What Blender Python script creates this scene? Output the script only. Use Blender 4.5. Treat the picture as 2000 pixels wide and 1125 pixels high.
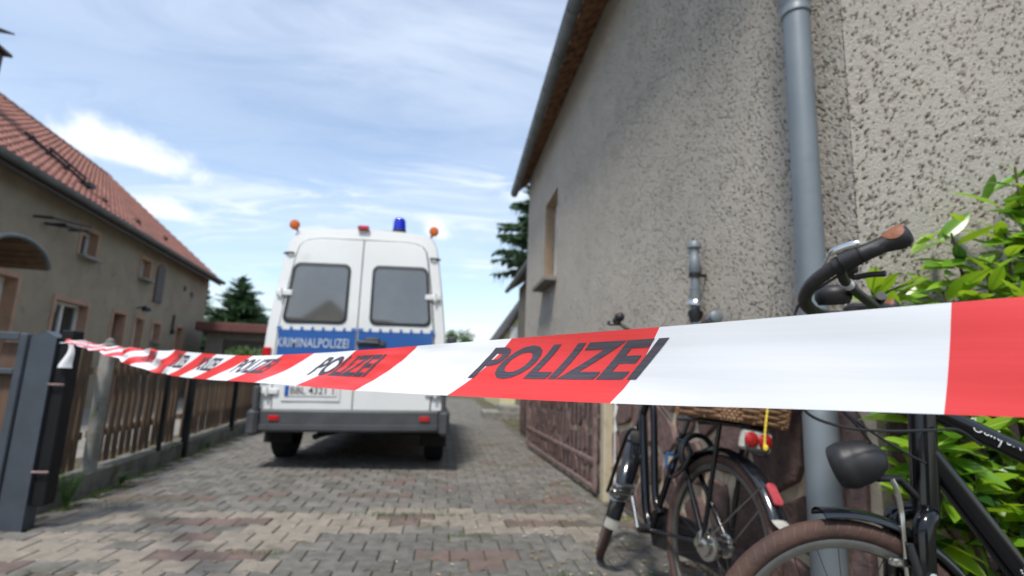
import bpy, bmesh, math, random
import numpy as np
from mathutils import Vector, Matrix
random.seed(7); rng = np.random.default_rng(7)
R = math.radians
scn = bpy.context.scene
for o in list(bpy.data.objects): bpy.data.objects.remove(o)
C = scn.collection

# ------------------------------------------------------------------ camera
cam = bpy.data.cameras.new('camera'); camo = bpy.data.objects.new('camera', cam); C.objects.link(camo)
camo.matrix_world = Matrix(((0.99101, -0.05978, -0.11957, 0), (-0.12787, -0.16499, -0.97797, 0), (0.03874, 0.98448, -0.17116, 1.0), (0, 0, 0, 1)))
cam.sensor_width = 36; cam.lens = 18.54; cam.clip_start = .02; cam.clip_end = 5000
cam.dof.use_dof = True; cam.dof.focus_distance = .62; cam.dof.aperture_fstop = 4.5
scn.camera = camo
# ------------------------------------------------------------------ light
SUN = Vector((-.22, -.47, .855)).normalized()
el = math.asin(SUN.z); az = math.atan2(SUN.x, SUN.y)
sun = bpy.data.lights.new('sun', 'SUN'); sun.energy = 2.7; sun.angle = R(9); sun.color = (1, .95, .88)
suno = bpy.data.objects.new('sun', sun); C.objects.link(suno)
suno.rotation_euler = (-SUN).to_track_quat('-Z', 'Y').to_euler()
scn.view_settings.view_transform = 'Standard'; scn.view_settings.look = 'None'
scn.view_settings.gamma = 1; scn.view_settings.exposure = 0.57; scn.view_settings.use_curve_mapping = False
w = bpy.data.worlds.new('World'); scn.world = w; w.use_nodes = True
nt = w.node_tree; nt.nodes.clear()
class N:
    """small helper to chain shader nodes"""
    def __init__(s, nt): s.nt = nt
    def new(s, t, **k):
        n = s.nt.nodes.new(t)
        for a, b in k.items(): setattr(n, a, b)
        return n
    def put(s, sock, v):
        if isinstance(v, bpy.types.NodeSocket): s.nt.links.new(v, sock)
        else: sock.default_value = v
    def m(s, op, a, b=0., c=0., clamp=False):
        n = s.new('ShaderNodeMath', operation=op, use_clamp=clamp)
        for i, v in enumerate((a, b, c)): s.put(n.inputs[i], v)
        return n.outputs[0]
    def vm(s, op, a, b=(0, 0, 0), out=0):
        n = s.new('ShaderNodeVectorMath', operation=op); s.put(n.inputs[0], a)
        s.put(n.inputs[1], b); return n.outputs[out]
    def dot(s, a, b): return s.vm('DOT_PRODUCT', a, b, 1)
    def rng(s, v, a, b, c=0., d=1., smooth=True):
        n = s.new('ShaderNodeMapRange', interpolation_type='SMOOTHSTEP' if smooth else 'LINEAR')
        for i, x in enumerate((v, a, b, c, d)): s.put(n.inputs[i], x)
        return n.outputs[0]
    def noise(s, vec, scale, detail=4., rough=.55, dist=0.):
        n = s.new('ShaderNodeTexNoise'); s.put(n.inputs['Vector'], vec); s.put(n.inputs['Scale'], scale)
        s.put(n.inputs['Detail'], detail); s.put(n.inputs['Roughness'], rough); s.put(n.inputs['Distortion'], dist)
        return n.outputs[0]
    def mix(s, f, a, b, blend='MIX'):
        n = s.new('ShaderNodeMix', data_type='RGBA', blend_type=blend, clamp_result=False)
        s.put(n.inputs[0], f); s.put(n.inputs[6], a); s.put(n.inputs[7], b); return n.outputs[2]
k = N(nt)
sky = k.new('ShaderNodeTexSky', sky_type='NISHITA', sun_disc=False, sun_elevation=el, sun_rotation=az, air_density=1.2, dust_density=.6, ozone_density=2.0)
D = k.new('ShaderNodeTexCoord').outputs['Generated']
sep = k.new('ShaderNodeSeparateXYZ'); k.put(sep.inputs[0], D)
dz = k.m('MAXIMUM', sep.outputs[2], .0)
den = k.m('ADD', dz, .22)
cmb = k.new('ShaderNodeCombineXYZ'); k.put(cmb.inputs[0], k.m('DIVIDE', sep.outputs[0], den)); k.put(cmb.inputs[1], k.m('DIVIDE', sep.outputs[1], den))
mp = k.new('ShaderNodeMapping'); k.put(mp.inputs[0], cmb.outputs[0]); mp.inputs['Rotation'].default_value = (0, 0, R(32)); mp.inputs['Scale'].default_value = (.55, 1.6, 1); mp.inputs['Location'].default_value = (3.7, 1.9, 0)
P = mp.outputs[0]
big = k.noise(P, 1.1, 3., .55, .5)
fine = k.noise(P, 4.2, 8., .62, 1.0)
ci = k.m('MULTIPLY', k.rng(big, .36, .62), k.rng(fine, .28, .70))
veil = k.rng(k.noise(P, .7, 2., .5), .32, .70, .06, .50)
cirrus = k.m('MAXIMUM', k.m('MULTIPLY', ci, .95), k.m('MULTIPLY', veil, k.rng(fine, .2, .6, .55, 1.)))
cirrus = k.m('MAXIMUM', cirrus, k.m('MULTIPLY', k.rng(dz, .24, .60, 0., .66), k.rng(k.noise(P, 2.3, 7., .6, .8), .25, .66, .35, 1.)))
cl = k.new('ShaderNodeRGB'); cl.outputs[0].default_value = (4.9, 5.4, 6.2, 1)
col = k.mix(cirrus, sky.outputs[0], cl.outputs[0])
cumw = k.new('ShaderNodeRGB'); cumw.outputs[0].default_value = (5.5, 5.8, 6.2, 1)
cn = k.noise(D, 26., 6., .58, .3); cn2 = k.noise(D, 9., 3., .5)
for (cx, cz, a, b) in ((-.6225, .385, .125, .040), (-.521, .276, .058, .026), (-.030, .279, .030, .030), (.0626, .080, .04, .02), (.62, .42, .2, .05), (-.1, .9, .2, .06)):
    y = math.sqrt(max(.05, 1 - .0)); c = Vector((cx, 1, cz)).normalized(); r = Vector((c.y, -c.x, 0)).normalized(); u = r.cross(c)
    u = u if u.z > 0 else -u
    dc = k.m('MAXIMUM', k.dot(D, tuple(c)), .05)
    X = k.m('DIVIDE', k.m('DIVIDE', k.dot(D, tuple(r)), dc), a); Z = k.m('DIVIDE', k.m('DIVIDE', k.dot(D, tuple(u)), dc), b)
    Zl = k.m('MULTIPLY', Z, k.rng(Z, -.15, .0, 1.75, 1.0))
    Z2 = k.m('ADD', Zl, k.m('MULTIPLY', X, .30))
    rad = k.m('SQRT', k.m('ADD', k.m('MULTIPLY', X, X), k.m('MULTIPLY', Z2, Z2)))
    e = k.m('ADD', rad, k.m('ADD', k.m('MULTIPLY', k.m('SUBTRACT', cn, .5), 1.2), k.m('MULTIPLY', k.m('SUBTRACT', cn2, .5), .8)))
    front = k.m('GREATER_THAN', k.dot(D, tuple(c)), .1)
    mk = k.m('MULTIPLY', k.rng(e, 1.1, .35), front)
    col = k.mix(k.m('MULTIPLY', mk, .92), col, cumw.outputs[0])
bg = k.new('ShaderNodeBackground'); k.put(bg.inputs[0], col); bg.inputs[1].default_value = .135
out = k.new('ShaderNodeOutputWorld'); nt.links.new(bg.outputs[0], out.inputs[0])

# ------------------------------------------------------------------ materials
def mat(name, c, rough=.6, metal=0., var=.25, vs=6., c2=None, bump=0., bs=40., coat=0., spec=.5, disp=None, trans=None, objvar=0., fac=None, coords='Object', stretch=None, grime=None):
    m = bpy.data.materials.new(name); m.use_nodes = True; t = m.node_tree; t.nodes.clear(); k = N(t)
    o = k.new('ShaderNodeOutputMaterial'); p = k.new('ShaderNodeBsdfPrincipled')
    V = k.new('ShaderNodeNewGeometry').outputs['Position'] if coords == 'World' else k.new('ShaderNodeTexCoord').outputs[coords]
    if stretch:
        mp = k.new('ShaderNodeMapping'); k.put(mp.inputs[0], V); mp.inputs['Scale'].default_value = stretch; V = mp.outputs[0]
    c = tuple(c) + (1,); c2 = tuple(c2) + (1,) if c2 else tuple(x * (1 - var) for x in c[:3]) + (1,)
    f = k.noise(V, vs, 6., .6)
    f = k.rng(f, *(fac or (.35, .68)))
    col = k.mix(f, c, c2)
    if grime:
        gc, gs, ga, gb = grime
        g = k.rng(k.noise(V, gs, 7., .68, .4), ga, gb); col = k.mix(g, col, tuple(gc) + (1,))
    if objvar:
        oi = k.new('ShaderNodeObjectInfo'); v = k.rng(oi.outputs['Random'], 0, 1, 1 - objvar, 1 + objvar, False)
        cc = k.new('ShaderNodeCombineColor')
        for i in range(3): k.put(cc.inputs[i], v)
        col = k.mix(1., col, cc.outputs[0], 'MULTIPLY')
    k.put(p.inputs['Base Color'], col)
    p.inputs['Roughness'].default_value = rough; p.inputs['Metallic'].default_value = metal
    p.inputs['Coat Weight'].default_value = coat; p.inputs['Coat Roughness'].default_value = .06
    p.inputs['Specular IOR Level'].default_value = spec
    if bump:
        b = k.new('ShaderNodeBump'); b.inputs['Strength'].default_value = bump; b.inputs['Distance'].default_value = .01
        k.put(b.inputs['Height'], k.noise(V, bs, 5., .6)); t.links.new(b.outputs[0], p.inputs['Normal'])
    sh = p.outputs[0]
    if trans:
        tr = k.new('ShaderNodeBsdfTranslucent'); k.put(tr.inputs[0], col if trans[1] is None else tuple(trans[1]) + (1,))
        mx = k.new('ShaderNodeMixShader'); mx.inputs[0].default_value = trans[0]; t.links.new(sh, mx.inputs[1]); t.links.new(tr.outputs[0], mx.inputs[2]); sh = mx.outputs[0]
    t.links.new(sh, o.inputs[0])
    if disp: disp(k, V, o, m, p)
    return m
def roughcast(k, V, o, m, p):
    # cement skin with scattered irregular pits and fine grain
    wob = k.new('ShaderNodeTexNoise'); k.put(wob.inputs['Vector'], V); wob.inputs['Scale'].default_value = 70.; wob.inputs['Detail'].default_value = 3.
    V2 = k.vm('ADD', V, k.vm('SCALE', k.vm('SUBTRACT', wob.outputs['Color'], (.5, .5, .5))))
    V2.node.inputs[1].links[0].from_node.inputs['Scale'].default_value = .022
    vo = k.new('ShaderNodeTexVoronoi', feature='F1'); k.put(vo.inputs['Vector'], V2); vo.inputs['Scale'].default_value = 50.
    sp_ = k.new('ShaderNodeSeparateColor'); k.put(sp_.inputs[0], vo.outputs['Color'])
    rad = k.m('ADD', k.rng(sp_.outputs[0], .0, 1., .02, .44, False), k.m('MULTIPLY', k.m('SUBTRACT', k.noise(V, 7., 4.), .5), .34))
    pit = k.rng(k.m('SUBTRACT', vo.outputs['Distance'], rad), -.07, .07)
    n2 = k.noise(V, 95., 4., .7); n3 = k.noise(V, 30., 3., .6, 1.2)
    h = k.m('ADD', k.m('MULTIPLY', pit, .024), k.m('ADD', k.m('MULTIPLY', n2, .011), k.m('MULTIPLY', n3, .009)))
    d = k.new('ShaderNodeDisplacement'); k.put(d.inputs['Height'], h); d.inputs['Midlevel'].default_value = .032; d.inputs['Scale'].default_value = 1.0
    k.nt.links.new(d.outputs[0], o.inputs['Displacement']); m.displacement_method = 'BOTH'
M = {}
def defmats():
    M['plaster'] = mat('roughcast_plaster', (.445, .412, .36), .95, c2=(.40, .37, .325), vs=1.3, disp=roughcast, spec=.2, grime=((.50, .40, .31), 46., .64, .70))
    M['mortar'] = mat('mortar', (.60, .50, .37), .95, var=.3, vs=9, bump=.6, bs=60, spec=.2)
    M['stone'] = mat('porphyry_stone', (.185, .12, .105), .85, c2=(.10, .066, .06), vs=14, bump=.9, bs=38, objvar=.3, spec=.3)
    M['zinc'] = mat('painted_zinc', (.178, .207, .23), .48, metal=.15, var=.14, vs=3, bump=.05, bs=20, grime=((.15, .18, .20), 8., .54, .72))
    M['gutter'] = mat('gutter_zinc', (.16, .175, .185), .45, metal=.4, var=.3, vs=4)
    M['cornice'] = mat('weathered_brick_cornice', (.30, .155, .075), .9, c2=(.10, .05, .028), vs=11, bump=1., bs=30)
    M['rooftile_dark'] = mat('dark_roof', (.07, .06, .055), .8, var=.4)
    M['reveal'] = mat('ochre_reveal', (.37, .27, .18), .9, var=.2, vs=5)
    M['white_frame'] = mat('white_window_frame', (.72, .72, .70), .4, var=.08)
    M['glass'] = mat('window_glass', (.03, .035, .035), .04, var=.1, spec=.7)
    M['concrete'] = mat('concrete', (.27, .26, .235), .95, c2=(.16, .16, .145), vs=5, bump=.4, bs=50, grime=((.09, .11, .055), 7., .55, .7))
    M['kerb'] = mat('mossy_kerb_concrete', (.17, .165, .145), .95, c2=(.10, .10, .085), vs=4, bump=.5, bs=40, grime=((.06, .075, .03), 5., .5, .66))
    M['sill'] = mat('stone_sill', (.22, .20, .18), .9, var=.3)
    M['lh_wall'] = mat('brown_grey_render', (.31, .265, .195), .95, c2=(.245, .208, .155), vs=1.1, bump=.5, bs=45, spec=.2, grime=((.15, .135, .105), 2.4, .56, .76))
    M['lh_trim'] = mat('salmon_trim', (.40, .25, .17), .9, var=.2, vs=4)
    M['door_brown'] = mat('brown_door', (.15, .08, .05), .55, var=.35, vs=3, stretch=(1, 8, 1))
    M['tile'] = mat('red_clay_tile', (.32, .135, .10), .8, c2=(.235, .105, .08), vs=3, objvar=.16, grime=((.13, .085, .07), 1.6, .5, .75), coords='World')
    M['dark_wood'] = mat('dark_wood', (.045, .034, .032), .6, var=.3)
    M['dark_metal'] = mat('dark_metal', (.03, .03, .032), .5, metal=.5, var=.3)
    M['picket'] = mat('picket_wood', (.135, .082, .047), .85, c2=(.075, .05, .032), vs=5, stretch=(8, 8, 1), objvar=.28, bump=.4, bs=30, grime=((.06, .075, .03), 4., .58, .72))
    M['anthracite'] = mat('anthracite_paint', (.050, .062, .078), .45, metal=.1, var=.2, vs=6, bump=.08, bs=30)
    M['black_paint'] = mat('black_paint', (.006, .0065, .008), .6, spec=.25, var=.3)
    M['plank'] = mat('gate_plank', (.10, .056, .036), .8, c2=(.06, .036, .025), vs=4, stretch=(6, 6, .8), objvar=.2)
    M['soil'] = mat('soil', (.085, .07, .05), 1., c2=(.05, .06, .025), vs=3, bump=.8, bs=20)
    M['ground'] = mat('meadow_ground', (.11, .12, .06), 1., c2=(.15, .14, .09), vs=.3)
    M['yard'] = mat('yard_concrete', (.24, .225, .20), .95, var=.25, vs=2)
    M['joint'] = mat('joint_sand_moss', (.075, .062, .042), 1., c2=(.115, .125, .03), vs=2.6, bump=.8, bs=60, fac=(.5, .62))
    g = ((.085, .082, .062), 3.2, .46, .66)
    M['pav_grey'] = mat('paver_grey', (.178, .167, .15), .92, c2=(.112, .106, .095), vs=9, bump=.5, bs=70, objvar=.09, grime=g, coords='World')
    M['pav_dark'] = mat('paver_dark', (.14, .133, .12), .92, c2=(.088, .084, .075), vs=14, bump=.5, bs=70, objvar=.10, grime=((.40, .385, .34), 11., .655, .70), coords='World')
    M['pav_pale'] = mat('paver_pale', (.25, .218, .178), .92, c2=(.18, .16, .132), vs=9, bump=.5, bs=70, objvar=.08, grime=((.125, .115, .08), 4., .52, .70), coords='World')
    M['pav_red'] = mat('paver_red', (.16, .11, .094), .92, c2=(.115, .086, .074), vs=9, bump=.5, bs=70, objvar=.08, grime=g, coords='World')
    M['rust_paint'] = mat('mauve_rusty_paint', (.22, .155, .148), .7, c2=(.13, .082, .072), vs=18, bump=.3, bs=60)
    M['post_paint'] = mat('cream_post', (.46, .40, .28), .85, c2=(.30, .22, .12), vs=6, fac=(.45, .75), bump=.3, bs=40)
    M['brick'] = mat('red_brick', (.32, .11, .06), .9, var=.4, vs=12)
    # bikes
    M['bike_black'] = mat('bike_black_lacquer', (.004, .0045, .006), .16, coat=.25, var=.2, spec=.35)
    M['bike_matt'] = mat('bike_matt_black', (.016, .016, .018), .5, var=.3, vs=12)
    M['bike_grey'] = mat('bike_anthracite_bar', (.045, .043, .045), .42, metal=.4, var=.2, vs=20)
    M['fender'] = mat('black_mudguard', (.008, .010, .014), .15, coat=.4, var=.3, vs=5, spec=.6)
    M['tyre_brown'] = mat('brown_tyre', (.072, .036, .026), .8, c2=(.048, .026, .02), vs=14, bump=.35, bs=60)
    M['tyre_groove'] = mat('tyre_groove', (.14, .085, .065), .9, var=.3)
    M['steel'] = mat('polished_steel', (.62, .62, .60), .22, metal=1., var=.2, vs=20)
    M['alu'] = mat('rim_aluminium', (.20, .195, .185), .38, metal=.8, var=.2, vs=10)
    M['leather'] = mat('brown_grip', (.27, .095, .042), .55, var=.35, vs=30, bump=.2, bs=200)
    M['red_lens'] = mat('red_reflector', (.42, .012, .016), .2, coat=.5, var=.3, vs=60, bump=.2, bs=300)
    M['pink_lens'] = mat('faded_red_reflector', (.50, .07, .085), .3, var=.3, vs=60)
    M['white_flap'] = mat('grey_rubber_flap', (.42, .41, .37), .7, var=.25, vs=20)
    M['wicker'] = mat('wicker', (.27, .15, .075), .8, c2=(.15, .08, .04), vs=50, bump=.4, bs=120)
    M['yellow_cord'] = mat('yellow_cord', (.78, .58, .06), .6, var=.2, vs=80)
    M['blue_tag'] = mat('blue_tag', (.03, .09, .25), .4)
    M['silver_print'] = mat('silver_print', (.62, .64, .66), .4, var=.1)
    # tape
    M['tape_white'] = mat('tape_white_film', (.76, .775, .81), .42, var=.03, vs=9, stretch=(1, 1, 40), bump=.015, bs=6, trans=(.12, (.95, .96, .97)), spec=.4)
    M['tape_red'] = mat('tape_red_film', (.74, .050, .050), .36, c2=(.71, .044, .044), vs=9, stretch=(1, 1, 40), bump=.025, bs=6, trans=(.12, (.95, .06, .05)), spec=.5)
    M['tape_ink'] = mat('tape_black_ink', (.042, .038, .052), .5, c2=(.07, .062, .08), vs=14, stretch=(1, 1, 40), spec=.6)
    # van
    M['van_white'] = mat('van_white_paint', (.70, .71, .70), .3, var=.06, vs=1.5, coat=.35, grime=((.56, .55, .51), 3., .56, .8))
    M['van_seam'] = mat('van_rubber_seam', (.03, .03, .032), .7)
    M['van_blue'] = mat('van_blue_film', (.018, .095, .33), .35, var=.1, vs=2, coat=.2)
    M['van_grey'] = mat('van_bumper_plastic', (.062, .066, .072), .55, var=.25, vs=4, bump=.1, bs=200, grime=((.11, .105, .095), 5., .6, .82))
    M['van_glass'] = mat('van_tinted_glass', (.115, .115, .108), .05, var=.25, vs=1.2, spec=1., coat=1.)
    M['gasket'] = mat('window_gasket', (.025, .028, .032), .6)
    M['letter'] = mat('reflective_letter', (.50, .56, .64), .4, var=.15, vs=30)
    M['plate'] = mat('plate_white', (.70, .70, .68), .4, var=.1, vs=20)
    M['plate_blue'] = mat('plate_blue', (.02, .10, .42), .4)
    M['ink'] = mat('black_ink', (.02, .02, .02), .5)
    M['tail_red'] = mat('tail_red', (.50, .012, .015), .15, coat=.6, var=.2, vs=20)
    M['amber'] = mat('amber_lens', (.75, .19, .01), .2, coat=.5, trans=(.3, (.9, .28, .02)))
    M['beacon_blue'] = mat('beacon_blue', (.008, .035, .62), .12, coat=.6, trans=(.3, (.01, .06, .9)))
    M['rubber'] = mat('tyre_rubber', (.014, .014, .014), .85, var=.4, vs=20, bump=.3, bs=60)
    M['yellow_wall'] = mat('yellow_render', (.60, .56, .33), .9, var=.1)
    M['garage_wall'] = mat('garage_wall', (.20, .185, .15), .95, var=.2)
    M['fascia_red'] = mat('red_fascia', (.13, .048, .04), .7, var=.2)
    M['garage_door'] = mat('garage_door', (.085, .072, .062), .7, var=.2)
    M['canopy'] = mat('canopy_brown', (.17, .105, .06), .6, var=.3)
    # plants
    M['needle'] = mat('spruce_needles', (.05, .10, .055), .8, c2=(.075, .14, .065), vs=3, trans=(.2, (.07, .14, .05)))
    M['broad'] = mat('tree_leaves', (.065, .12, .03), .7, c2=(.04, .08, .02), vs=3, trans=(.3, (.12, .22, .04)))
    M['bark'] = mat('bark', (.09, .065, .045), .95, var=.4, vs=10, bump=.6, bs=20)
    M['weed'] = mat('weed_green', (.09, .19, .035), .6, trans=(.3, (.18, .34, .05)))
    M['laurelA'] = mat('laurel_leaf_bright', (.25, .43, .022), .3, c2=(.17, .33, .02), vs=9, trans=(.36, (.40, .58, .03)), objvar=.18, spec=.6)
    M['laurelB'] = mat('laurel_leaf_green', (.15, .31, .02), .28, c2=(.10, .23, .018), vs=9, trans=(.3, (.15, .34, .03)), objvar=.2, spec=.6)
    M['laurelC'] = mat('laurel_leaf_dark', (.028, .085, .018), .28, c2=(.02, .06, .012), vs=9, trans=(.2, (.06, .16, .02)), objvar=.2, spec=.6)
    M['rib'] = mat('laurel_midrib', (.34, .46, .10), .5)
    M['litter'] = mat('litter', (.30, .20, .07), .9, c2=(.45, .42, .36), vs=1.5, fac=(.45, .55))
defmats()

# ------------------------------------------------------------------ helpers
class MB:
    def __init__(s): s.v = []; s.f = []; s.mi = []
    def add(s, vs, fs, mi=0):
        b = len(s.v); s.v += [tuple(map(float, v)) for v in vs]
        for f in fs: s.f.append(tuple(i + b for i in f)); s.mi.append(mi)
        return s
    def box(s, c, d, rot=None, mi=0, taper=None):
        hx, hy, hz = d[0] / 2, d[1] / 2, d[2] / 2; vs = []
        for z in (-1, 1):
            for (x, y) in ((-1, -1), (1, -1), (1, 1), (-1, 1)):
                t = taper if (taper and z > 0) else 1
                p = Vector((x * hx * t, y * hy * t, z * hz))
                if rot is not None: p = rot @ p
                vs.append(p + Vector(c))
        return s.add(vs, [(0, 3, 2, 1), (4, 5, 6, 7), (0, 1, 5, 4), (1, 2, 6, 5), (2, 3, 7, 6), (3, 0, 4, 7)], mi)
    def bevbox(s, c, d, b, rot=None, mi=0):
        # box with a chamfer on the 4 edges along its longest... all 12 edges via 3 sections
        hx, hy, hz = d[0] / 2, d[1] / 2, d[2] / 2; vs = []; fs = []
        def ring(x, y, z, bb): return [(-x + bb, -y, z), (x - bb, -y, z), (x, -y + bb, z), (x, y - bb, z), (x - bb, y, z), (-x + bb, y, z), (-x, y - bb, z), (-x, -y + bb, z)]
        for (x, y, z, bb) in ((hx - b, hy - b, -hz, b * .4), (hx, hy, -hz + b, b), (hx, hy, hz - b, b), (hx - b, hy - b, hz, b * .4)):
            vs += ring(x, y, z, bb)
        for i in range(3):
            for j in range(8): fs.append((i * 8 + j, i * 8 + (j + 1) % 8, i * 8 + 8 + (j + 1) % 8, i * 8 + 8 + j))
        fs.append(tuple(range(7, -1, -1))); fs.append(tuple(range(24, 32)))
        vs = [(rot @ Vector(p) if rot is not None else Vector(p)) + Vector(c) for p in vs]
        return s.add(vs, fs, mi)
    def tube(s, pts, r, seg=10, closed=False, caps=True, mi=0, flat=1., up=None):
        pts = [Vector(p) for p in pts]; n = len(pts); rs = r if isinstance(r, (list, tuple)) else [r] * n
        vs = []; fs = []; prev = None
        for i, p in enumerate(pts):
            a = pts[(i - 1) % n] if (closed or i) else p; b = pts[(i + 1) % n] if (closed or i < n - 1) else p
            t = (b - a).normalized()
            if prev is None:
                q = Vector(up) if up else (Vector((0, 0, 1)) if abs(t.z) < .9 else Vector((1, 0, 0)))
                prev = (q - t * q.dot(t)).normalized()
            else: prev = (prev - t * prev.dot(t)).normalized()
            bn = t.cross(prev)
            for j in range(seg):
                an = 2 * math.pi * j / seg
                vs.append(p + prev * (math.cos(an) * rs[i]) + bn * (math.sin(an) * rs[i] * flat))
        m = n if closed else n - 1
        for i in range(m):
            for j in range(seg):
                fs.append((i * seg + j, i * seg + (j + 1) % seg, ((i + 1) % n) * seg + (j + 1) % seg, ((i + 1) % n) * seg + j))
        if caps and not closed: fs.append(tuple(range(seg - 1, -1, -1))); fs.append(tuple((n - 1) * seg + j for j in range(seg)))
        return s.add(vs, fs, mi)
    def lathe(s, prof, origin, axis, seg=24, mi=0, a0=0., a1=2 * math.pi, ref=None, close=False):
        ax = Vector(axis).normalized(); q = Vector(ref) if ref else (Vector((0, 0, 1)) if abs(ax.z) < .9 else Vector((1, 0, 0)))
        e1 = (q - ax * q.dot(ax)).normalized(); e2 = ax.cross(e1); full = abs(a1 - a0 - 2 * math.pi) < 1e-6
        n = seg if full else seg + 1; vs = []; fs = []; m = len(prof)
        for i in range(n):
            an = a0 + (a1 - a0) * i / seg
            dd = e1 * math.cos(an) + e2 * math.sin(an)
            for (h, r) in prof: vs.append(Vector(origin) + ax * h + dd * r)
        for i in range(seg):
            ii = (i + 1) % n
            for j in range(m if close else m - 1):
                jj = (j + 1) % m
                fs.append((i * m + j, ii * m + j, ii * m + jj, i * m + jj))
        return s.add(vs, fs, mi)
    def prism(s, poly, dirv, mi=0, bev=0., top_scale=None):
        """polygon (3D points, ccw seen from dirv) extruded along dirv with an optional chamfer"""
        dv = Vector(dirv); n = len(poly); P = [Vector(p) for p in poly]; c = sum(P, Vector()) / n
        vs = [p for p in P]
        if bev:
            L = dv.length
            vs += [p + dv * (1 - bev / L) for p in P]
            for p in P:
                q = c - p; vs.append(p + q.normalized() * bev * 1.2 + dv)
            rings = 3
        else: vs += [p + dv for p in P]; rings = 2
        fs = [(i * n + j, i * n + (j + 1) % n, (i + 1) * n + (j + 1) % n, (i + 1) * n + j) for i in range(rings - 1) for j in range(n)]
        fs.append(tuple((rings - 1) * n + j for j in range(n))); fs.append(tuple(range(n - 1, -1, -1)))
        return s.add(vs, fs, mi)
    def mesh(s, name, mats, smooth=None):
        me = bpy.data.meshes.new(name); me.from_pydata(s.v, [], s.f); me.validate()
        for m in (mats if isinstance(mats, (list, tuple)) else [mats]): me.materials.append(M[m] if isinstance(m, str) else m)
        if any(s.mi) and len(s.mi) == len(me.polygons): me.polygons.foreach_set('material_index', s.mi)
        bm = bmesh.new(); bm.from_mesh(me); bmesh.ops.recalc_face_normals(bm, faces=bm.faces); bm.to_mesh(me); bm.free()
        if smooth is not None:
            me.polygons.foreach_set('use_smooth', [True] * len(me.polygons)); me.set_sharp_from_angle(angle=R(smooth))
        return me
    def build(s, name, mats, parent=None, smooth=None, label=None, cat=None, group=None, kind=None):
        return link(name, s.mesh(name, mats, smooth), parent, label, cat, group, kind)
def tag(o, label=None, cat=None, group=None, kind=None):
    if label: o['label'] = label
    if cat: o['category'] = cat
    if group: o['group'] = group
    if kind: o['kind'] = kind
    return o
def link(name, me, parent=None, label=None, cat=None, group=None, kind=None):
    o = bpy.data.objects.new(name, me); C.objects.link(o)
    if parent: o.parent = parent
    return tag(o, label, cat, group, kind)
def empty(name, loc=(0, 0, 0), mw=None, label=None, cat=None, group=None):
    o = bpy.data.objects.new(name, None); C.objects.link(o); o.empty_display_size = .1
    if mw is not None: o.matrix_world = mw
    else: o.location = loc
    return tag(o, label, cat, group)
def frame(origin, x, y, z=(0, 0, 1)):
    m = Matrix.Identity(4)
    for i, v in enumerate((x, y, z)):
        v = Vector(v)
        for j in range(3): m[j][i] = v[j]
    for j in range(3): m[j][3] = origin[j]
    return m
_dg = None
def text_mesh(txt, bold=.0, space=1.):
    """glyph outlines as flat triangles: arrays of (x, y) in a unit box 0..1 (x) by 0..1 (y), and faces"""
    cu = bpy.data.curves.new('txt', 'FONT'); cu.body = txt; cu.offset = bold; cu.space_character = space; cu.resolution_u = 4
    ob = bpy.data.objects.new('txt', cu); C.objects.link(ob)
    dg = bpy.context.evaluated_depsgraph_get(); me = bpy.data.meshes.new_from_object(ob.evaluated_get(dg))
    V = np.array([v.co[:2] for v in me.vertices]); F_ = [tuple(p.vertices) for p in me.polygons]
    bpy.data.objects.remove(ob); bpy.data.meshes.remove(me); bpy.data.curves.remove(cu)
    lo, hi = V.min(0), V.max(0); return (V - lo) / (hi - lo), F_, (hi - lo)
def arc(c, r, a0, a1, n, plane='xz'):
    out = []
    for i in range(n + 1):
        a = a0 + (a1 - a0) * i / n; u, v = c[0] + r * math.cos(a), c[1] + r * math.sin(a); out.append((u, v))
    return out
def rrect(w, h, r, n=4):
    """rounded rectangle outline, ccw, centred"""
    pts = []
    for (cx, cy, a) in ((w / 2 - r, h / 2 - r, 0), (-w / 2 + r, h / 2 - r, 90), (-w / 2 + r, -h / 2 + r, 180), (w / 2 - r, -h / 2 + r, 270)):
        for i in range(n + 1): t = R(a + 90 * i / n); pts.append((cx + r * math.cos(t), cy + r * math.sin(t)))
    return pts
def wall_holes(mb, x0, x1, z0, z1, holes, put, mi=0):
    xs = sorted({x0, x1} | {h[i] for h in holes for i in (0, 1)}); zs = sorted({z0, z1} | {h[i] for h in holes for i in (2, 3)})
    for a, b in zip(xs, xs[1:]):
        for c, d in zip(zs, zs[1:]):
            mx, mz = (a + b) / 2, (c + d) / 2
            if any(h[0] < mx < h[1] and h[2] < mz < h[3] for h in holes): continue
            mb.add([put(a, c), put(b, c), put(b, d), put(a, d)], [(0, 1, 2, 3)], mi)
def reveal(mb, h, put, depth, mi=0, bottom=True):
    a, b, c, d = h; q = [(a, c), (b, c), (b, d), (a, d)]
    for i in range(4):
        if i == 0 and not bottom: continue
        p, r = q[i], q[(i + 1) % 4]
        mb.add([put(*p, 0), put(*r, 0), put(*r, depth), put(*p, depth)], [(0, 1, 2, 3)], mi)
def grid(mb, us, vs, put, mi=0):
    n, m = len(us), len(vs); pts = [put(u, v) for u in us for v in vs]
    mb.add(pts, [(i * m + j, (i + 1) * m + j, (i + 1) * m + j + 1, i * m + j + 1) for i in range(n - 1) for j in range(m - 1)], mi)

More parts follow.
